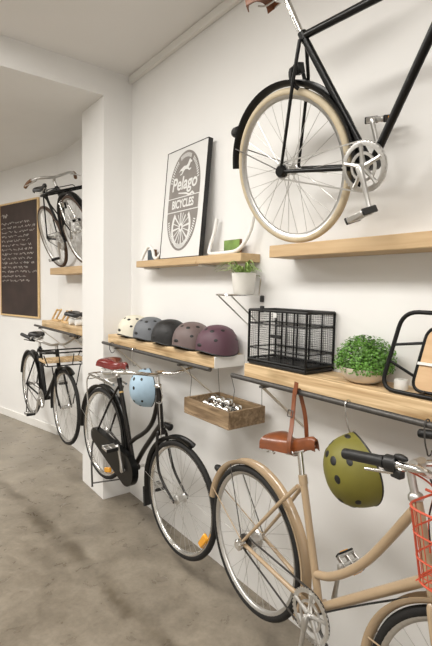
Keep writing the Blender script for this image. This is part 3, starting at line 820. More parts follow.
# ------------------------------------------------------------------ helmets
def helmet(label, col, loc, rot=(0,0,0), a=.128, b=.112, c=.165, rough=.55, vents=True, group=None, badge=None, vs=1.):
    mt = mat('helmet_shell_'+label.split()[0], col, rough, noise=.04, nscale=40)
    t = thing('helmet', label, 'helmet', loc, rot, group); vs_in = vs
    n, m = 40, 14
    def pt(az, q, s=1.0):
        # q 0..1 crown to edge; ears hang lower, brow and nape lie higher
        low = -.012*abs(math.sin(az))**3+.012*abs(math.cos(az))**4
        th = q*PI/2; x = math.sin(th)**.86; z = math.cos(th)**.86
        yw = 1+.04*math.cos(az)
        return V((a*s*x*math.cos(az), b*s*x*math.sin(az)*yw, .03+(c-.03)*z*s-(q**6)*(.03-.014-low)))
    mb = MB()
    for s in (1., .93):
        vs = [pt(2*PI*k/n, i/m, s) for k in range(n) for i in range(m+1)]
        mb.add(vs, [(k*(m+1)+i, k*(m+1)+i+1, ((k+1) % n)*(m+1)+i+1, ((k+1) % n)*(m+1)+i) for k in range(n) for i in range(m)])
    b0 = n*(m+1)
    mb.f += [(k*(m+1)+m, b0+k*(m+1)+m, b0+((k+1) % n)*(m+1)+m, ((k+1) % n)*(m+1)+m) for k in range(n)]
    mb.build('shell', mt, t, 60)
    ln = MB(); vs = [pt(2*PI*k/n, i/m, .90)+V((0, 0, .006)) for k in range(n) for i in range(m+1)]
    ln.add(vs, [(k*(m+1)+i, k*(m+1)+i+1, ((k+1) % n)*(m+1)+i+1, ((k+1) % n)*(m+1)+i) for k in range(n) for i in range(m)])
    vs2 = [pt(2*PI*k/n, i/m, .80)+V((0, 0, .004)) for k in range(n) for i in range(m+1)]
    ln.add(vs2, [(k*(m+1)+i, k*(m+1)+i+1, ((k+1) % n)*(m+1)+i+1, ((k+1) % n)*(m+1)+i) for k in range(n) for i in range(m)])
    b1 = n*(m+1)
    ln.f += [(k*(m+1)+m, b1+k*(m+1)+m, b1+((k+1) % n)*(m+1)+m, ((k+1) % n)*(m+1)+m) for k in range(n)]
    ln.build('liner', M['plastic'], t)
    rim = MB().tube([pt(2*PI*k/n, 1., .985)+V((0, 0, -.001)) for k in range(n)], .0038, 6, closed=True); rim.build('edge_trim', M['plastic'], t)
    vs_k = vs_in
    if vents:
        for az, q, r in ((0.0, .40, .0105), (.62, .46, .011), (-.62, .46, .011), (1.35, .42, .010), (-1.35, .42, .010), (PI-.55, .44, .0105), (PI+.55, .44, .0105),
                         (PI-.35, .70, .010), (PI+.35, .70, .010), (PI-.95, .74, .009), (PI+.95, .74, .009), (.9, .74, .009), (-.9, .74, .009)):
            p = pt(az, q); d1 = pt(az+.01, q)-p; d2 = pt(az, q+.01)-p; nn = d1.cross(d2).normalized()
            if nn.dot(p-V((0, 0, .04))) < 0: nn = -nn
            Mx = nn.to_track_quat('Z', 'Y').to_matrix()
            MB().ball(p-nn*.0008, r*vs_k, 14, 6, (1.25, .95, .16), Mx).build('vent', M['plastic'], t)
    for sd in (-1, 1):
        s = MB().sweep(smooth([pt(sd*PI/2-.25, .96, .93), V((a*.12, sd*b*.55, -.0)), V((-.01, sd*b*.25, .012)), V((-.03, 0, .014))], 4), (1, 0, 0), [(-.008, -.001), (.008, -.001), (.008, .001), (-.008, .001)])
        s.build('chin_strap', M['plastic'], t)
    p = pt(.0, .92); MB().ball(p+V((-.004, 0, .004)), .016, 12, 6, (.35, 1.5, .8)).build('strap_anchor', M['plastic'], t)
    if badge:
        az, q, r = badge; p = pt(az, q); d1 = pt(az+.01, q)-p; d2 = pt(az, q+.01)-p; nn = d1.cross(d2).normalized()
        if nn.dot(p-V((0, 0, .04))) < 0: nn = -nn
        Mx = nn.to_track_quat('Z', 'Y').to_matrix()
        bd = MB().ball(p, r, 20, 6, (1.3, 1, .06), Mx).build('badge', M['plastic'], t)
        MB().lathe([(r*.45, -.0004), (r*.62, -.0004), (r*.62, .0014), (r*.45, .0014)], 20, p+nn*.0008, 'z', True, Mx).build('badge_ring', M['paper'], bd)
    return t
HZ = 1.3525
fac = rad(-90)
for lab, col, x, dr in (('cream white helmet at the pillar end of the helmet row', (.68, .64, .53), -3.075, 0), ('slate grey helmet between the white and the black one', (.14, .15, .165), -2.825, 5),
                    ('matte black helmet in the middle of the helmet row', (.010, .0095, .010), -2.565, -4), ('taupe brown helmet beside the purple one', (.145, .105, .10), -2.305, 3),
                    ('dark purple helmet at the worktop end of the helmet row', (.095, .042, .060), -2.05, -3)):
    helmet(lab, col, (x, -.127, HZ), (0, 0, fac+rad(dr)), a=.126, b=.120, group='bicycle helmets in a row on the shelf')

# hanging helmets: crown turned to the left and outwards, long axis upright
def hang_rot(back, out, roll=0):
    z = V((-1, -out, back)).normalized(); x = V((0, 0, 1)); x = (x-z*x.dot(z)).normalized(); y = z.cross(x)
    R3 = Matrix((x, y, z)).transposed()
    return R3.to_euler()
helmet('olive green helmet hanging on a hook under the worktop', (.165, .15, .022), (-.945, -.262, 1.080), hang_rot(-.42, 1.35), a=.134, b=.124, vs=1.3, badge=(.35, .62, .013))
helmet('pale blue helmet hanging behind the black bicycle handlebar', (.36, .50, .62), (-2.69, -.175, 1.045), hang_rot(-.08, 2.3), a=.132, b=.112)

# ------------------------------------------------------------------ hooks and straps
def hook(label, x, z0, z1, y=-.297, mt='chrome', grp=None, dx=0):
    """S hook over the rail"""
    r = .017
    pts = [V((x, y+r*math.cos(a), z0+r*math.sin(a))) for a in [rad(-30+210*k/8) for k in range(9)]]
    pts += [V((x+dx*.5, y-r, (z0+z1)/2)), V((x+dx, y-r*.6, z1+.02))]
    pts += [V((x+dx, y-r*.6+.015*(1-math.cos(rad(a))), z1+.02-.015*math.sin(rad(a)))) for a in (45, 90, 135, 180)]
    o = MB().tube(smooth(pts, 3), .0026, 6).build('hook', M[mt])
    return tag(o, label, 'hook', grp)
hook('wire hook carrying the olive helmet', -1.025, 1.30, 1.185, dx=.02)
hook('wire hook above the basket of the beige bicycle', -.722, 1.30, 1.195, dx=.01, mt='steel')
hook('dark wire hook over the red saddle', -3.10, 1.30, 1.235, mt='steel')
hook('bright wire hook above the pale blue helmet', -2.74, 1.30, 1.19, mt='chrome')
# leather strap from the rail round the tan saddle
pts = [(-1.278, -.297+.0145*math.cos(rad(a)), 1.30+.0145*math.sin(rad(a))) for a in range(0, 181, 20)]
pts += [(-1.272, -.322, 1.25), (-1.244, -.36, 1.17), (-1.22, -.398, 1.115), (-1.218, -.392, 1.072), (-1.228, -.335, 1.058), (-1.24, -.272, 1.072), (-1.244, -.268, 1.12), (-1.25, -.274, 1.2), (-1.268, -.280, 1.27)]
sec = [(-.010, -.0018), (.010, -.0018), (.010, .0018), (-.010, .0018)]
st = thing('leather_strap', 'brown leather strap tying the tan saddle to the worktop rail', 'strap', (-1.28, -.297, 1.03))
o = MB().sweep(smooth([V(p)-V((-1.28, -.297, 1.03)) for p in pts], 4, True), (1, 0, 0), sec, True).build('belt', M['leather'], st)
MB().tube(rounded([(.0, -.052, .175), (.026, -.052, .175), (.026, -.046, .20), (.0, -.046, .20)], .004, 3), .0022, 6, True).build('buckle', M['steel'], st)
MB().sweep([V((.012, -.025, .262)), V((.014, -.022, .29)), V((.016, -.02, .315))], (1, 0, 0), sec).build('strap_tail', M['leather'], st)

# ------------------------------------------------------------------ tray of bells
TX0, TX1, TY0, TY1, TZ0, TZ1 = -2.125, -1.722, -.30, -.05, 1.018, 1.108
tr = thing('wooden_tray', 'small rustic wooden tray of bells hanging by wires between the shelves', 'tray', ((TX0+TX1)/2, (TY0+TY1)/2, TZ0))
hx, hy, hz = (TX1-TX0)/2, (TY1-TY0)/2, TZ1-TZ0
MB().bevbox((-hx, -hy, 0), (hx, hy, .012), .002).build('bottom', M['tray'], tr)
for y in (-hy, hy-.016): MB().bevbox((-hx, y, .0125), (hx, y+.016, hz), .002).build('side_panel', M['tray'], tr)
for x in (-hx, hx-.016): MB().bevbox((x, -hy+.0165, .0125), (x+.016, hy-.0165, hz), .002).build('end_panel', M['tray'], tr)
for x, y, up, tx, ty in ((-hx+.03, -hy+.02, .27, 0, -.10), (-hx+.03, hy-.02, .265, 0, .02), (hx-.006, -hy+.02, .27, .02, -.10), (hx-.006, hy-.02, .262, .01, .02)):
    MB().tube([(x, y, hz-.06), (x, y, hz), (x+tx*.6, y*.9, .2), (x+tx, -.122 if y < 0 else .09, up)], .0016, 5).build('hanging_wire', M['wire'], tr)
def bell(loc, rot, grp):
    t = thing('bicycle_bell', 'chrome bicycle bell heaped with others in the wooden tray', 'bell', loc, rot, grp)
    MB().lathe([(.0, .034), (.010, .0335), (.020, .029), (.026, .018), (.0275, .006), (.0255, .006), (.0, .012)], 20, (0, 0, 0), 'z').build('dome', M['chrome'], t)
    MB().lathe([(0, 0), (.018, 0), (.020, .006), (.008, .012), (0, .012)], 16, (0, 0, 0), 'z').build('base', M['plastic'], t)
    MB().tube([(.012, 0, .003), (.03, .004, .004), (.04, .012, .010)], [.003, .003, .004], 6).build('lever', M['steel'], t)
    return t
b0 = None
spots = []
for k, (x, y) in enumerate([(-.13, -.06), (-.07, -.07), (-.01, -.06), (.05, -.07), (.11, -.055), (-.13, .0), (-.07, .0), (-.01, .01), (.05, .0), (.115, .01), (-.12, .06), (-.06, .065), (.0, .07), (.06, .065), (.12, .07)]):
    spots.append((x, y, .0135))
for (x, y) in [(-.10, -.03), (-.04, -.03), (.02, -.025), (.08, -.03), (-.09, .035), (-.03, .035), (.03, .04), (.09, .04)]: spots.append((x, y, .047))
for (x, y) in [(-.07, .0), (-.01, .0), (.05, .005)]: spots.append((x, y, .078))
for k, (x, y, z) in enumerate(spots):
    l = ((TX0+TX1)/2+x-.012, (TY0+TY1)/2+y, TZ0+z); t_ = 0 if z < .02 else 12; y *= .85 if z < .02 else 1; l = (l[0], (TY0+TY1)/2+y, l[2]); r = (rad(random.uniform(-t_, t_)), rad(random.uniform(-t_, t_)), random.uniform(0, 6.28))
    if b0 is None: b0 = bell(l, r, 'chrome bicycle bells in the wooden tray')
    else: dup(b0, l, r)

# ------------------------------------------------------------------ poster
PW, PH = .47, .715
lean_p = math.atan2(.060, PH)
po = thing('framed_poster', 'framed bicycle shop poster leaning on the high pine ledge', 'poster', (-2.50, -.083, 1.9155), (-lean_p, 0, 0))
fd = .034
fm = MB()
for lo, hi in (((-PW/2, -fd, 0), (-PW/2+.0035, fd*.0, PH)), ((PW/2-.0035, -fd, 0), (PW/2, 0, PH)), ((-PW/2+.0035, -fd, 0), (PW/2-.0035, 0, .0035)), ((-PW/2+.0035, -fd, PH-.0035), (PW/2-.0035, 0, PH))):
    fm.bevbox(lo, hi, .0012)
fm.build('frame', M['plastic'], po, label='slim black frame')
MB().box((-PW/2+.0037, -fd+.004, .0037), (PW/2-.0037, -.002, PH-.0037)).build('print', M['paper'], po)
yf = -fd+.0037
def flat(name, polys, mt, y, parent, t=.0007):
    mb = MB()
    for p in polys: mb.plate(p, y-t, y)
    return mb.build(name, mt, parent)
bw, bz0, bz1 = .178, .045, .688
def pill(r, z0, z1, n=30, cx=0, ex=1.35):
    pts = []
    for k in range(n+1):
        a = PI*k/n; pts.append((cx+r*math.cos(a), z1-r*ex+r*ex*math.sin(a)))
    for k in range(n+1):
        a = PI+PI*k/n; pts.append((cx+r*math.cos(a), z0+r*ex+r*ex*math.sin(a)))
    return pts
bg = flat('badge', [pill(bw, bz0, bz1)], M['ink'], yf, po)
def text(name, s, size, cx, cz, parent, mt, y, sx=1., shear=0., bold=0., arc=None):
    cu = bpy.data.curves.new(name, 'FONT'); cu.body = s; cu.size = size; cu.align_x = 'CENTER'; cu.align_y = 'CENTER'; cu.extrude = .0004; cu.shear = shear; cu.offset = bold
    o = bpy.data.objects.new(name, cu); C.objects.link(o)
    dg = bpy.context.evaluated_depsgraph_get(); me = bpy.data.meshes.new_from_object(o.evaluated_get(dg))
    bpy.data.objects.remove(o); bpy.data.curves.remove(cu)
    me.materials.clear(); me.materials.append(mt)
    for v in me.vertices:
        x, yy, z = v.co; v.co = (cx+x*sx, y-z, cz+yy)
    ob = bpy.data.objects.new(name, me); C.objects.link(ob); ob.parent = parent
    return ob
y2 = yf-.0012
ringmb = lambda r, z0, z1, wd, ex=1.35: [(a, b) for a, b in zip(pill(r, z0, z1, ex=ex), pill(r-wd, z0+wd*1.2, z1-wd*1.2, ex=ex))]
def outline(name, r, z0, z1, wd, mt):
    pr = ringmb(r, z0, z1, wd); n = len(pr); polys = []
    for i in range(n):
        j = (i+1) % n; polys.append([pr[i][0], pr[j][0], pr[j][1], pr[i][1]])
    return flat(name, polys, mt, y2+.0004, bg)
text('lettering', 'Pelago', .118, .0, .478, bg, M['paper'], y2, .94, .12, .0022)
flat('lettering_swash', [[(-.06, .425), (.03, .415), (.07, .402), (.10, .416), (.125, .400), (.118, .389), (.10, .401), (.07, .388), (.03, .404), (-.06, .418)]], M['paper'], y2, bg)
flat('band', [[(-bw-.004, .402-.008), (bw+.004, .402-.008), (bw+.004, .298), (-bw-.004, .298)]], M['paper'], y2+.0006, bg)
bd = flat('band_panel', [[(-bw+.002, .388), (bw-.002, .388), (bw-.002, .304), (-bw+.002, .304)]], M['ink'], y2-.0004, bg)
text('lettering', 'BICYCLES', .074, 0, .346, bd, M['paper'], y2-.0014, .80, 0, .0022)
# spoked wheel under the band
wz = .195; EX = 1.22
def arcpoly(r0, r1, a0, a1, n=40):
    o = [(r1*math.cos(rad(a0+(a1-a0)*k/n)), wz+r1*EX*math.sin(rad(a0+(a1-a0)*k/n))) for k in range(n+1)]
    i = [(r0*math.cos(rad(a1+(a0-a1)*k/n)), wz+r0*EX*math.sin(rad(a1+(a0-a1)*k/n))) for k in range(n+1)]
    return [[o[k], o[k+1], i[n-k-1], i[n-k]] for k in range(n)]
wm = arcpoly(.092, .112, 138, 402)+arcpoly(.010, .024, 0, 360)
for k in range(16):
    a = rad(360*k/16+8); c, s_ = math.cos(a), math.sin(a); q = .0028 if k % 2 else .0055; l1 = .096 if s_ < .75 else .078
    wm.append([(c*.02-s_*q*.6, wz+(s_*.02+c*q*.6)*EX), (c*l1-s_*q, wz+(s_*l1+c*q)*EX), (c*l1+s_*q, wz+(s_*l1-c*q)*EX), (c*.02+s_*q*.6, wz+(s_*.02-c*q*.6)*EX)])
flat('wheel_emblem', wm, M['paper'], y2, bg)
# running horse emblem and the small lettering round the rim (too small to read: short strokes)
horse = [(-.078, .502), (-.058, .520), (-.04, .527), (-.02, .536), (.012, .534), (.026, .543), (.04, .565), (.05, .574), (.053, .566), (.072, .556), (.076, .547), (.058, .546), (.048, .53), (.036, .517), (.052, .508), (.068, .512), (.070, .505), (.05, .497), (.028, .508), (.0, .513), (-.018, .503), (-.036, .484), (-.058, .48), (-.06, .487), (-.042, .492), (-.034, .508), (-.058, .510)]
horse = [(x*.95, z+.055) for x, z in horse]
flat('horse_emblem', [horse], M['paper'], y2, bg)
tk = []; tk2 = []
for k in range(34):
    a = 14+152*k/33
    if k in (10, 11, 22, 23): continue
    r0, r1 = .147, .166; c, s_ = math.cos(rad(a)), math.sin(rad(a)); zc = bz1-bw*1.35; q = .0036
    tk.append([(c*r0-s_*q, zc+s_*r0*1.35+c*q), (c*r1-s_*q, zc+s_*r1*1.35+c*q), (c*r1+s_*q, zc+s_*r1*1.35-c*q), (c*r0+s_*q, zc+s_*r0*1.35-c*q)])
for k in range(36):
    a = 192+156*k/35
    if k in (11, 12, 23, 24): continue
    r0, r1 = .143, .163; c, s_ = math.cos(rad(a)), math.sin(rad(a)); zc = bz0+bw*1.35-.01; q = .0036
    tk2.append([(c*r0-s_*q, zc+s_*r0*1.3+c*q), (c*r1-s_*q, zc+s_*r1*1.3+c*q), (c*r1+s_*q, zc+s_*r1*1.3-c*q), (c*r0+s_*q, zc+s_*r0*1.3-c*q)])
flat('rim_lettering', tk, M['paper'], y2, bg); flat('rim_lettering', tk2, M['paper'], y2, bg)

# ------------------------------------------------------------------ things on the poster ledge
LZ = 1.914
def bar_thing(name, label, pts, r, mt, cat):
    return tag(MB().tube(smooth(pts, 6), r, 10).build(name, M[mt]), label, cat)
bar_thing('handlebar', 'white curved handlebar standing on the ledge around a green card',
          [(-2.20, -.035, 2.14), (-2.215, -.04, 2.06), (-2.235, -.055, 1.975), (-2.215, -.075, LZ+.02), (-2.14, -.09, LZ+.0125), (-2.03, -.09, LZ+.0125), (-1.955, -.085, LZ+.018), (-1.905, -.075, 1.965), (-1.865, -.06, 2.04), (-1.845, -.055, 2.115)], .0115, 'white', 'handlebar')
bar_thing('handlebar', 'small white wavy handlebar at the far end of the ledge',
          [(-3.02, -.10, LZ+.012), (-3.012, -.09, 1.96), (-2.985, -.075, 2.01), (-2.95, -.07, 2.02), (-2.90, -.075, 1.985), (-2.865, -.085, LZ+.03), (-2.825, -.09, LZ+.014), (-2.785, -.09, LZ+.03), (-2.76, -.075, 1.985), (-2.755, -.06, 2.03)], .0115, 'white', 'handlebar')
gc = thing('postcard_block', 'green landscape card block standing inside the white handlebar', 'card', (-2.02, -.052, LZ+.001))
MB().bevbox((-.07, -.010, 0), (.07, .008, .085), .001).build('block', M['brownside'], gc)
MB().box((-.069, -.0118, .001), (.069, -.0104, .084)).build('picture', M['green'], gc)
pc = thing('picture_block', 'small dark picture behind the wavy white handlebar', 'picture', (-2.975, -.035, LZ+.001))
MB().bevbox((-.05, -.012, 0), (.05, .008, .085), .001).build('block', M['brownside'], pc)
MB().box((-.049, -.0138, .001), (.049, -.0124, .084)).build('picture', M['photo'], pc)
pc = thing('picture_block', 'small brown picture beside the poster edge', 'picture', (-2.80, -.03, LZ+.001))
MB().bevbox((-.042, -.012, 0), (.042, .008, .105), .001).build('block', M['brownside'], pc)
MB().box((-.041, -.0138, .001), (.041, -.0124, .104)).build('picture', mat('brown_print', (.22, .12, .06), .5, noise=.6, nscale=16), pc)

# ------------------------------------------------------------------ wire wall rack with the potted grass
rk = thing('wire_shelf', 'chrome wire rack fixed to the wall under the potted spider plant', 'rack', (-1.868, 0, 1.69))
w2 = .055
MB().tube(rounded([(-w2, -.012, 0), (-w2, -.25, 0), (w2, -.25, 0), (w2, -.012, 0)], .03, 4, False), .0045, 8).build('platform_hoop', M['chrome'], rk)
for k in range(6): MB().tube([(-w2, -.04-.038*k, 0), (w2, -.04-.038*k, 0)], .0028, 6).build('cross_wire', M['chrome'], rk)
for x in (-w2, w2): MB().tube([(x, -.225, -.004), (x, -.012, -.165), (x, -.002, -.17)], .004, 8).build('strut', M['alloy'], rk)
MB().tube(rounded([(-w2, -.035, 0), (-w2, -.022, .105), (w2, -.022, .105), (w2, -.035, 0)], .025, 4, False), .0045, 8).build('back_hoop', M['chrome'], rk)
MB().bevbox((w2-.008, -.022, -.035), (w2+.008, -.001, .0), .003).build('wall_clip', M['plastic'], rk)
pt_ = thing('potted_plant', 'spiky light green plant in a white pot on the wire rack', 'plant', (-1.857, -.106, 1.6955))
MB().lathe([(.0, 0), (.052, 0), (.055, .004), (.066, .112), (.063, .113), (.059, .106), (.0, .095)], 32, (0, 0, 0), 'z').build('pot', M['pot'], pt_)
MB().lathe([(0, .0965), (.058, .0965), (.058, .100), (0, .102)], 24, (0, 0, 0), 'z').build('soil', M['soil'], pt_)
lf = MB()
for k in range(60):
    a = random.uniform(0, 2*PI); rch = random.uniform(.03, .15); h = random.uniform(.02, .075); r0 = random.uniform(0, .04)
    c, s_ = math.cos(a), math.sin(a)
    if s_ > 0: rch *= .55
    p0 = V((c*r0, s_*r0, .10)); p1 = V((c*(r0+rch*.45), s_*(r0+rch*.45), .10+h)); p2 = V((c*(r0+rch*.8), s_*(r0+rch*.8), .10+h*.9)); p3 = V((c*(r0+rch), s_*(r0+rch), .10+h*.6))
    ln_ = smooth([p0, p1, p2, p3], 3); sd = V((-s_, c, 0)); n = len(ln_); vs = []
    for i, p in enumerate(ln_):
        w_ = .0045*(1-(i/(n-1))**2)+.0004; vs += [p-sd*w_, p+V((0, 0, .0012)), p+sd*w_]
    fs = []
    for i in range(n-1):
        for q in (0, 1): fs.append((i*3+q, i*3+q+1, i*3+q+4, i*3+q+3))
    lf.add(vs, fs)
lf.build('foliage', M['fern'], pt_)

# ------------------------------------------------------------------ on the worktop
WZ = 1.3515
cr = thing('wire_crate', 'black wire mesh crate standing on the left end of the worktop', 'crate', (-1.512, -.105, WZ))
cx, cy, ch = .19, .095, .270
base = MB().bevbox((-cx, -cy, .0), (cx, cy, .022), .006); base.build('base', M['plastic'], cr)
rims = MB()
for z, r in ((.028, .006), (.085, .003), (.205, .003), (ch, .0065)): rims.tube(rounded([(-cx, -cy, z), (cx, -cy, z), (cx, cy, z), (-cx, cy, z)], .012, 3), r, 8, True)
rims.build('rim_wires', M['black'], cr)
for x in (-cx, cx):
    for y in (-cy, cy): MB().tube([(x*.99, y*.98, .01), (x*.99, y*.98, ch)], .0055, 8).build('corner_post', M['black'], cr)
for x in (-.115, -.04, .04, .115):
    for y in (-cy, cy): MB().tube([(x, y, .02), (x, y, ch)], .004, 6).build('post', M['black'], cr)
def mesh_panel(name, o, e1, e2, n1, n2):
    m = MB(); o, e1, e2 = V(o), V(e1), V(e2)
    for k in range(n1+1): m.tube([o+e1*(k/n1), o+e1*(k/n1)+e2], .00075, 3, caps=False)
    for k in range(n2+1): m.tube([o+e2*(k/n2), o+e2*(k/n2)+e1], .00075, 3, caps=False)
    return m.build(name, M['black'], cr)
for y in (-cy, cy): mesh_panel('mesh_panel', (-cx, y, .025), (2*cx, 0, 0), (0, 0, ch-.03), 30, 22)
for x in (-cx, cx): mesh_panel('mesh_panel', (x, -cy, .025), (0, 2*cy, 0), (0, 0, ch-.03), 15, 22)
MB().bevbox((-.02, -cy-.014, .145), (.045, -cy-.006, .162), .002).build('latch', M['plastic'], cr)
MB().bevbox((-.105, -cy-.008, ch-.01), (-.085, -cy+.008, ch+.022), .003).build('clip', M['plastic'], cr)
MB().bevbox((-.01, -cy-.010, ch-.03), (.012, -cy-.006, ch-.008), .001).build('tag', M['paper'], cr)

bp_ = thing('potted_plant', 'bushy small leaved green plant in a round cream bowl on the worktop', 'plant', (-1.092, -.108, WZ))
MB().lathe([(0, 0), (.045, 0), (.07, .012), (.092, .038), (.098, .062), (.094, .064), (.088, .056), (0, .05)], 36, (0, 0, 0), 'z').build('bowl', M['bowl'], bp_)
MB().lathe([(0, .052), (.086, .057), (.05, .075), (0, .08)], 24, (0, 0, 0), 'z').build('soil', M['soil'], bp_)
fo = MB()
for k in range(4200):
    th_ = math.acos(random.uniform(-.35, 1)); a = random.uniform(0, 2*PI); rr = random.uniform(.72, 1.04)
    lump = 1+.10*math.sin(3*a+1)*math.sin(2*th_)
    d = V((math.sin(th_)*math.cos(a)*.122, math.sin(th_)*math.sin(a)*.105, math.cos(th_)*.108))*rr*lump
    p = V((0, 0, .082))+d
    if p.z < .04: continue
    nn = (d.normalized()+V((random.uniform(-.8, .8), random.uniform(-.8, .8), random.uniform(-.2, .9)))).normalized()
    t1 = nn.orthogonal().normalized(); q = Matrix.Rotation(random.uniform(0, 6.28), 3, nn); t1 = q @ t1; t2 = nn.cross(t1); L_ = random.uniform(.004, .0075)
    fo.add([p-t1*L_, p+t2*L_*.6+nn*.001, p+t1*L_, p-t2*L_*.6+nn*.001], [(0, 1, 2, 3)])
for k in range(60):
    a = random.uniform(0, 2*PI); th_ = random.uniform(0, 1.3)
    fo.tube([(0, 0, .07), (math.sin(th_)*math.cos(a)*.06, math.sin(th_)*math.sin(a)*.05, .08+math.cos(th_)*.05), (math.sin(th_)*math.cos(a)*.11, math.sin(th_)*math.sin(a)*.095, .082+math.cos(th_)*.095)], .0012, 4)
fo.build('foliage', M['leaf'], bp_, 180)

# front carrier with a plywood deck, stood on its edge
fc = thing('bicycle_carrier', 'black tube front carrier with plywood deck standing on the worktop', 'carrier', (-.70, -.13, WZ))
def tilt(p): return V((p[0], p[1]+p[2]*.16, p[2]))
MB().tube([tilt(p) for p in rounded([(-.265, -.055, .008), (.27, -.055, .008), (.24, -.055, .298), (-.215, -.055, .298)], .06, 6)], .008, 10, True).build('outer_hoop', M['black'], fc)
MB().tube([tilt(p) for p in rounded([(-.175, .0, .012), (.19, .0, .012), (.17, .0, .245), (-.14, .0, .245)], .045, 6)], .0075, 10, True).build('deck_frame', M['black'], fc)
poly = rounded([(-.172, 0, .014), (.188, 0, .014), (.168, 0, .243), (-.138, 0, .243)], .045, 6)
sh_ = Matrix(((1, 0, 0, 0), (0, 1, .16, 0), (0, 0, 1, 0), (0, 0, 0, 1)))
MB().plate([(p.x, p.z) for p in poly], -.004, .004, sh_).build('deck', M['ply'], fc)
for a, b in (((-.232, -.055, .175), (-.152, 0, .185)), ((-.245, -.055, .115), (-.166, 0, .06)), ((-.09, -.055, .298), (-.075, 0, .245)), ((.12, -.055, .298), (.11, 0, .245)), ((-.12, -.055, .008), (-.12, 0, .012)), ((.1, -.055, .008), (.1, 0, .012))):
    MB().tube([tilt(a), tilt(b)], .0055, 8).build('tie_bar', M['black'], fc)
MB().bevbox((-.16, -.012, .108), (.15, -.006, .118), .001, sh_).build('strap', M['white'], fc)
for a in (-.075, .06): MB().bevbox((a-.025, -.020, .098), (a+.025, -.0125, .127), .003, sh_).build('clamp', M['plastic'], fc)
rl = thing('tape_roll', 'small white roll standing behind the black carrier foot', 'roll', (-.932, -.10, WZ))
MB().lathe([(.010, 0), (.025, 0), (.026, .002), (.026, .036), (.025, .038), (.010, .038)], 24, (0, 0, 0), 'z', True).build('roll', M['white'], rl)
MB().lathe([(.0085, .001), (.0098, .001), (.0098, .034), (.0085, .034)], 20, (0, 0, 0), 'z', True).build('core', M['bracket'], rl)

# ------------------------------------------------------------------ far alcove: chalkboard and shelf things
cb = thing('chalkboard', 'tall dark chalkboard with handwritten lines in a thin wooden frame', 'chalkboard', MA @ V((.84, .002, 1.335)), (0, 0, PI+AN))
cw, chh = .47, 1.42
cbm = MB()
for lo, hi in (((-cw, 0, 0), (-cw+.02, .025, chh)), ((cw-.02, 0, 0), (cw, .025, chh)), ((-cw+.02, 0, 0), (cw-.02, .025, .02)), ((-cw+.02, 0, chh-.02), (cw-.02, .025, chh))): cbm.bevbox(lo, hi, .002)
cbm.build('frame', M['lightwood'], cb)
MB().box((-cw+.0205, .0, .0205), (cw-.0205, .014, chh-.0205)).build('slate', M['slate'], cb)
def scribble(x0, x1, z, h, th=.0042):
    m = MB(); x = x1      # the wall faces the room with local x running away, so writing starts at high x
    while x > x0+.05:
        L_ = random.uniform(.05, .16); n = max(3, int(L_/.012)); pts = []
        for i in range(n+1): pts.append(V((max(x0, x-L_*i/n), .0152, z+random.uniform(-.5, .5)*h)))
        m.tube(pts, th*.5, 4); x -= L_+random.uniform(.02, .05)
    return m
scribble(.22, cw-.06, 1.265, .05, .008).build('chalk_heading', M['chalk'], cb)
for k in range(14):
    scribble(-cw+.05+random.uniform(0, .22), cw-.05, 1.165-.055*k, .03, .006).build('chalk_line', M['chalk'], cb)
def wood_stand(label, x, y):
    t = thing('wooden_stand', label, 'stand', (x, y, WZ))
    MB().bevbox((-.1, -.03, 0), (.1, .03, .016), .002).build('foot', M['lightwood'], t)
    for s in (-1, 1): MB().tube([(-.09, s*.022, .016), (.07, s*.022, .125)], .010, 8).build('slanted_bar', M['lightwood'], t)
    MB().tube([(.06, -.03, .118), (.06, .03, .118)], .009, 8).build('cross_bar', M['lightwood'], t)
    return t
wood_stand('pale wooden slanted stand at the far end of the alcove shelf', -4.93, -.10)
wood_stand('pale wooden slanted stand beside the black saddle in the alcove', -4.62, -.10)
sd_ = thing('bicycle_saddle', 'black saddle on two white rolls lying on the alcove shelf', 'saddle', (-4.27, -.12, WZ))
saddle(sd_, (0, 0, .125), .30, .085, 0, M['blkleather'], springs=False)
for s in (-.08, .08): MB().lathe([(.0, -.05), (.028, -.05), (.030, -.045), (.030, .045), (.028, .05), (0, .05)], 20, (s, 0, .0305)).build('support_roll', M['white'], sd_)

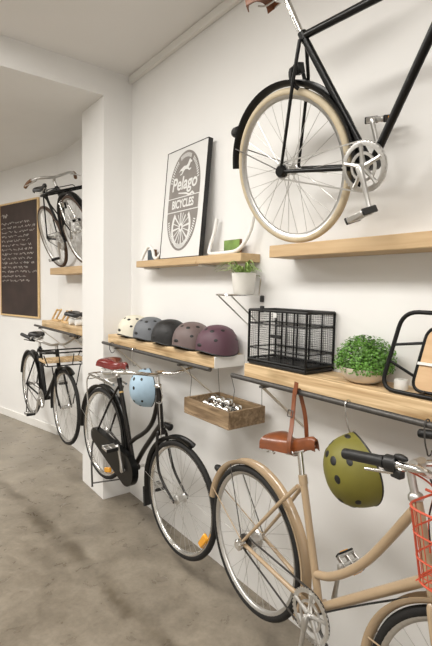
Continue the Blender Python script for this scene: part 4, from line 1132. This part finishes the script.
# ------------------------------------------------------------------ light
def area(name, loc, size, power, col=(1, .93, .83), rot=(0, 0, 0), spread=180):
    l = bpy.data.lights.new(name, 'AREA'); l.shape = 'RECTANGLE'; l.size, l.size_y = size; l.energy = power; l.color = col; l.spread = rad(spread)
    o = bpy.data.objects.new(name, l); C.objects.link(o); o.location = loc; o.rotation_euler = rot; return o
LC = (1, .97, .92)
area('ceiling_area_light', (-2.1, -2.05, ZC-.04), (2.2, .8), 92, LC)
area('ceiling_area_light', (.3, -2.05, ZC-.04), (2.0, .8), 56, LC)
area('ceiling_area_light', (-5.4, -2.7, ZD-.04), (1.6, .8), 102, LC)
area('ceiling_area_light', (-6.0, -2.2, ZD-.04), (1.2, .4), 20, LC, (0, 0, 0), 95)  # added fill with a narrow spread, only to brighten the far alcove floor
area('shop_window_light', (XR-.05, -3.2, 1.7), (2.6, 2.4), 20, (1, .98, .95), (0, rad(90), 0))
w = bpy.data.worlds.new('world'); bpy.context.scene.world = w; w.use_nodes = True
w.node_tree.nodes['Background'].inputs['Color'].default_value = (.9, .9, .9, 1); w.node_tree.nodes['Background'].inputs['Strength'].default_value = .3

# ------------------------------------------------------------------ camera
cam = bpy.data.cameras.new('camera'); co = bpy.data.objects.new('camera', cam); C.objects.link(co)
yaw, pitch, roll = rad(37.27), rad(4.15), rad(1.11)
c, s_ = math.cos(yaw), math.sin(yaw); cp, sp_ = math.cos(pitch), math.sin(pitch)
F = V((-c*cp, s_*cp, -sp_)); R_ = V((s_, c, 0)); U = R_.cross(F)
r2 = R_*math.cos(roll)+U*math.sin(roll); u2 = -R_*math.sin(roll)+U*math.cos(roll)
Mc = Matrix((r2, u2, -F)).transposed().to_4x4(); Mc.translation = V((0, -1.7, 1.715))
co.matrix_world = Mc
cam.sensor_fit = 'VERTICAL'; cam.sensor_height = 36; cam.lens = 36*455/646
cam.clip_start = .05
sc_ = bpy.context.scene; sc_.camera = co
vs_ = sc_.view_settings; vs_.view_transform = 'Standard'; vs_.look = 'None'; vs_.gamma = 1; vs_.exposure = .13
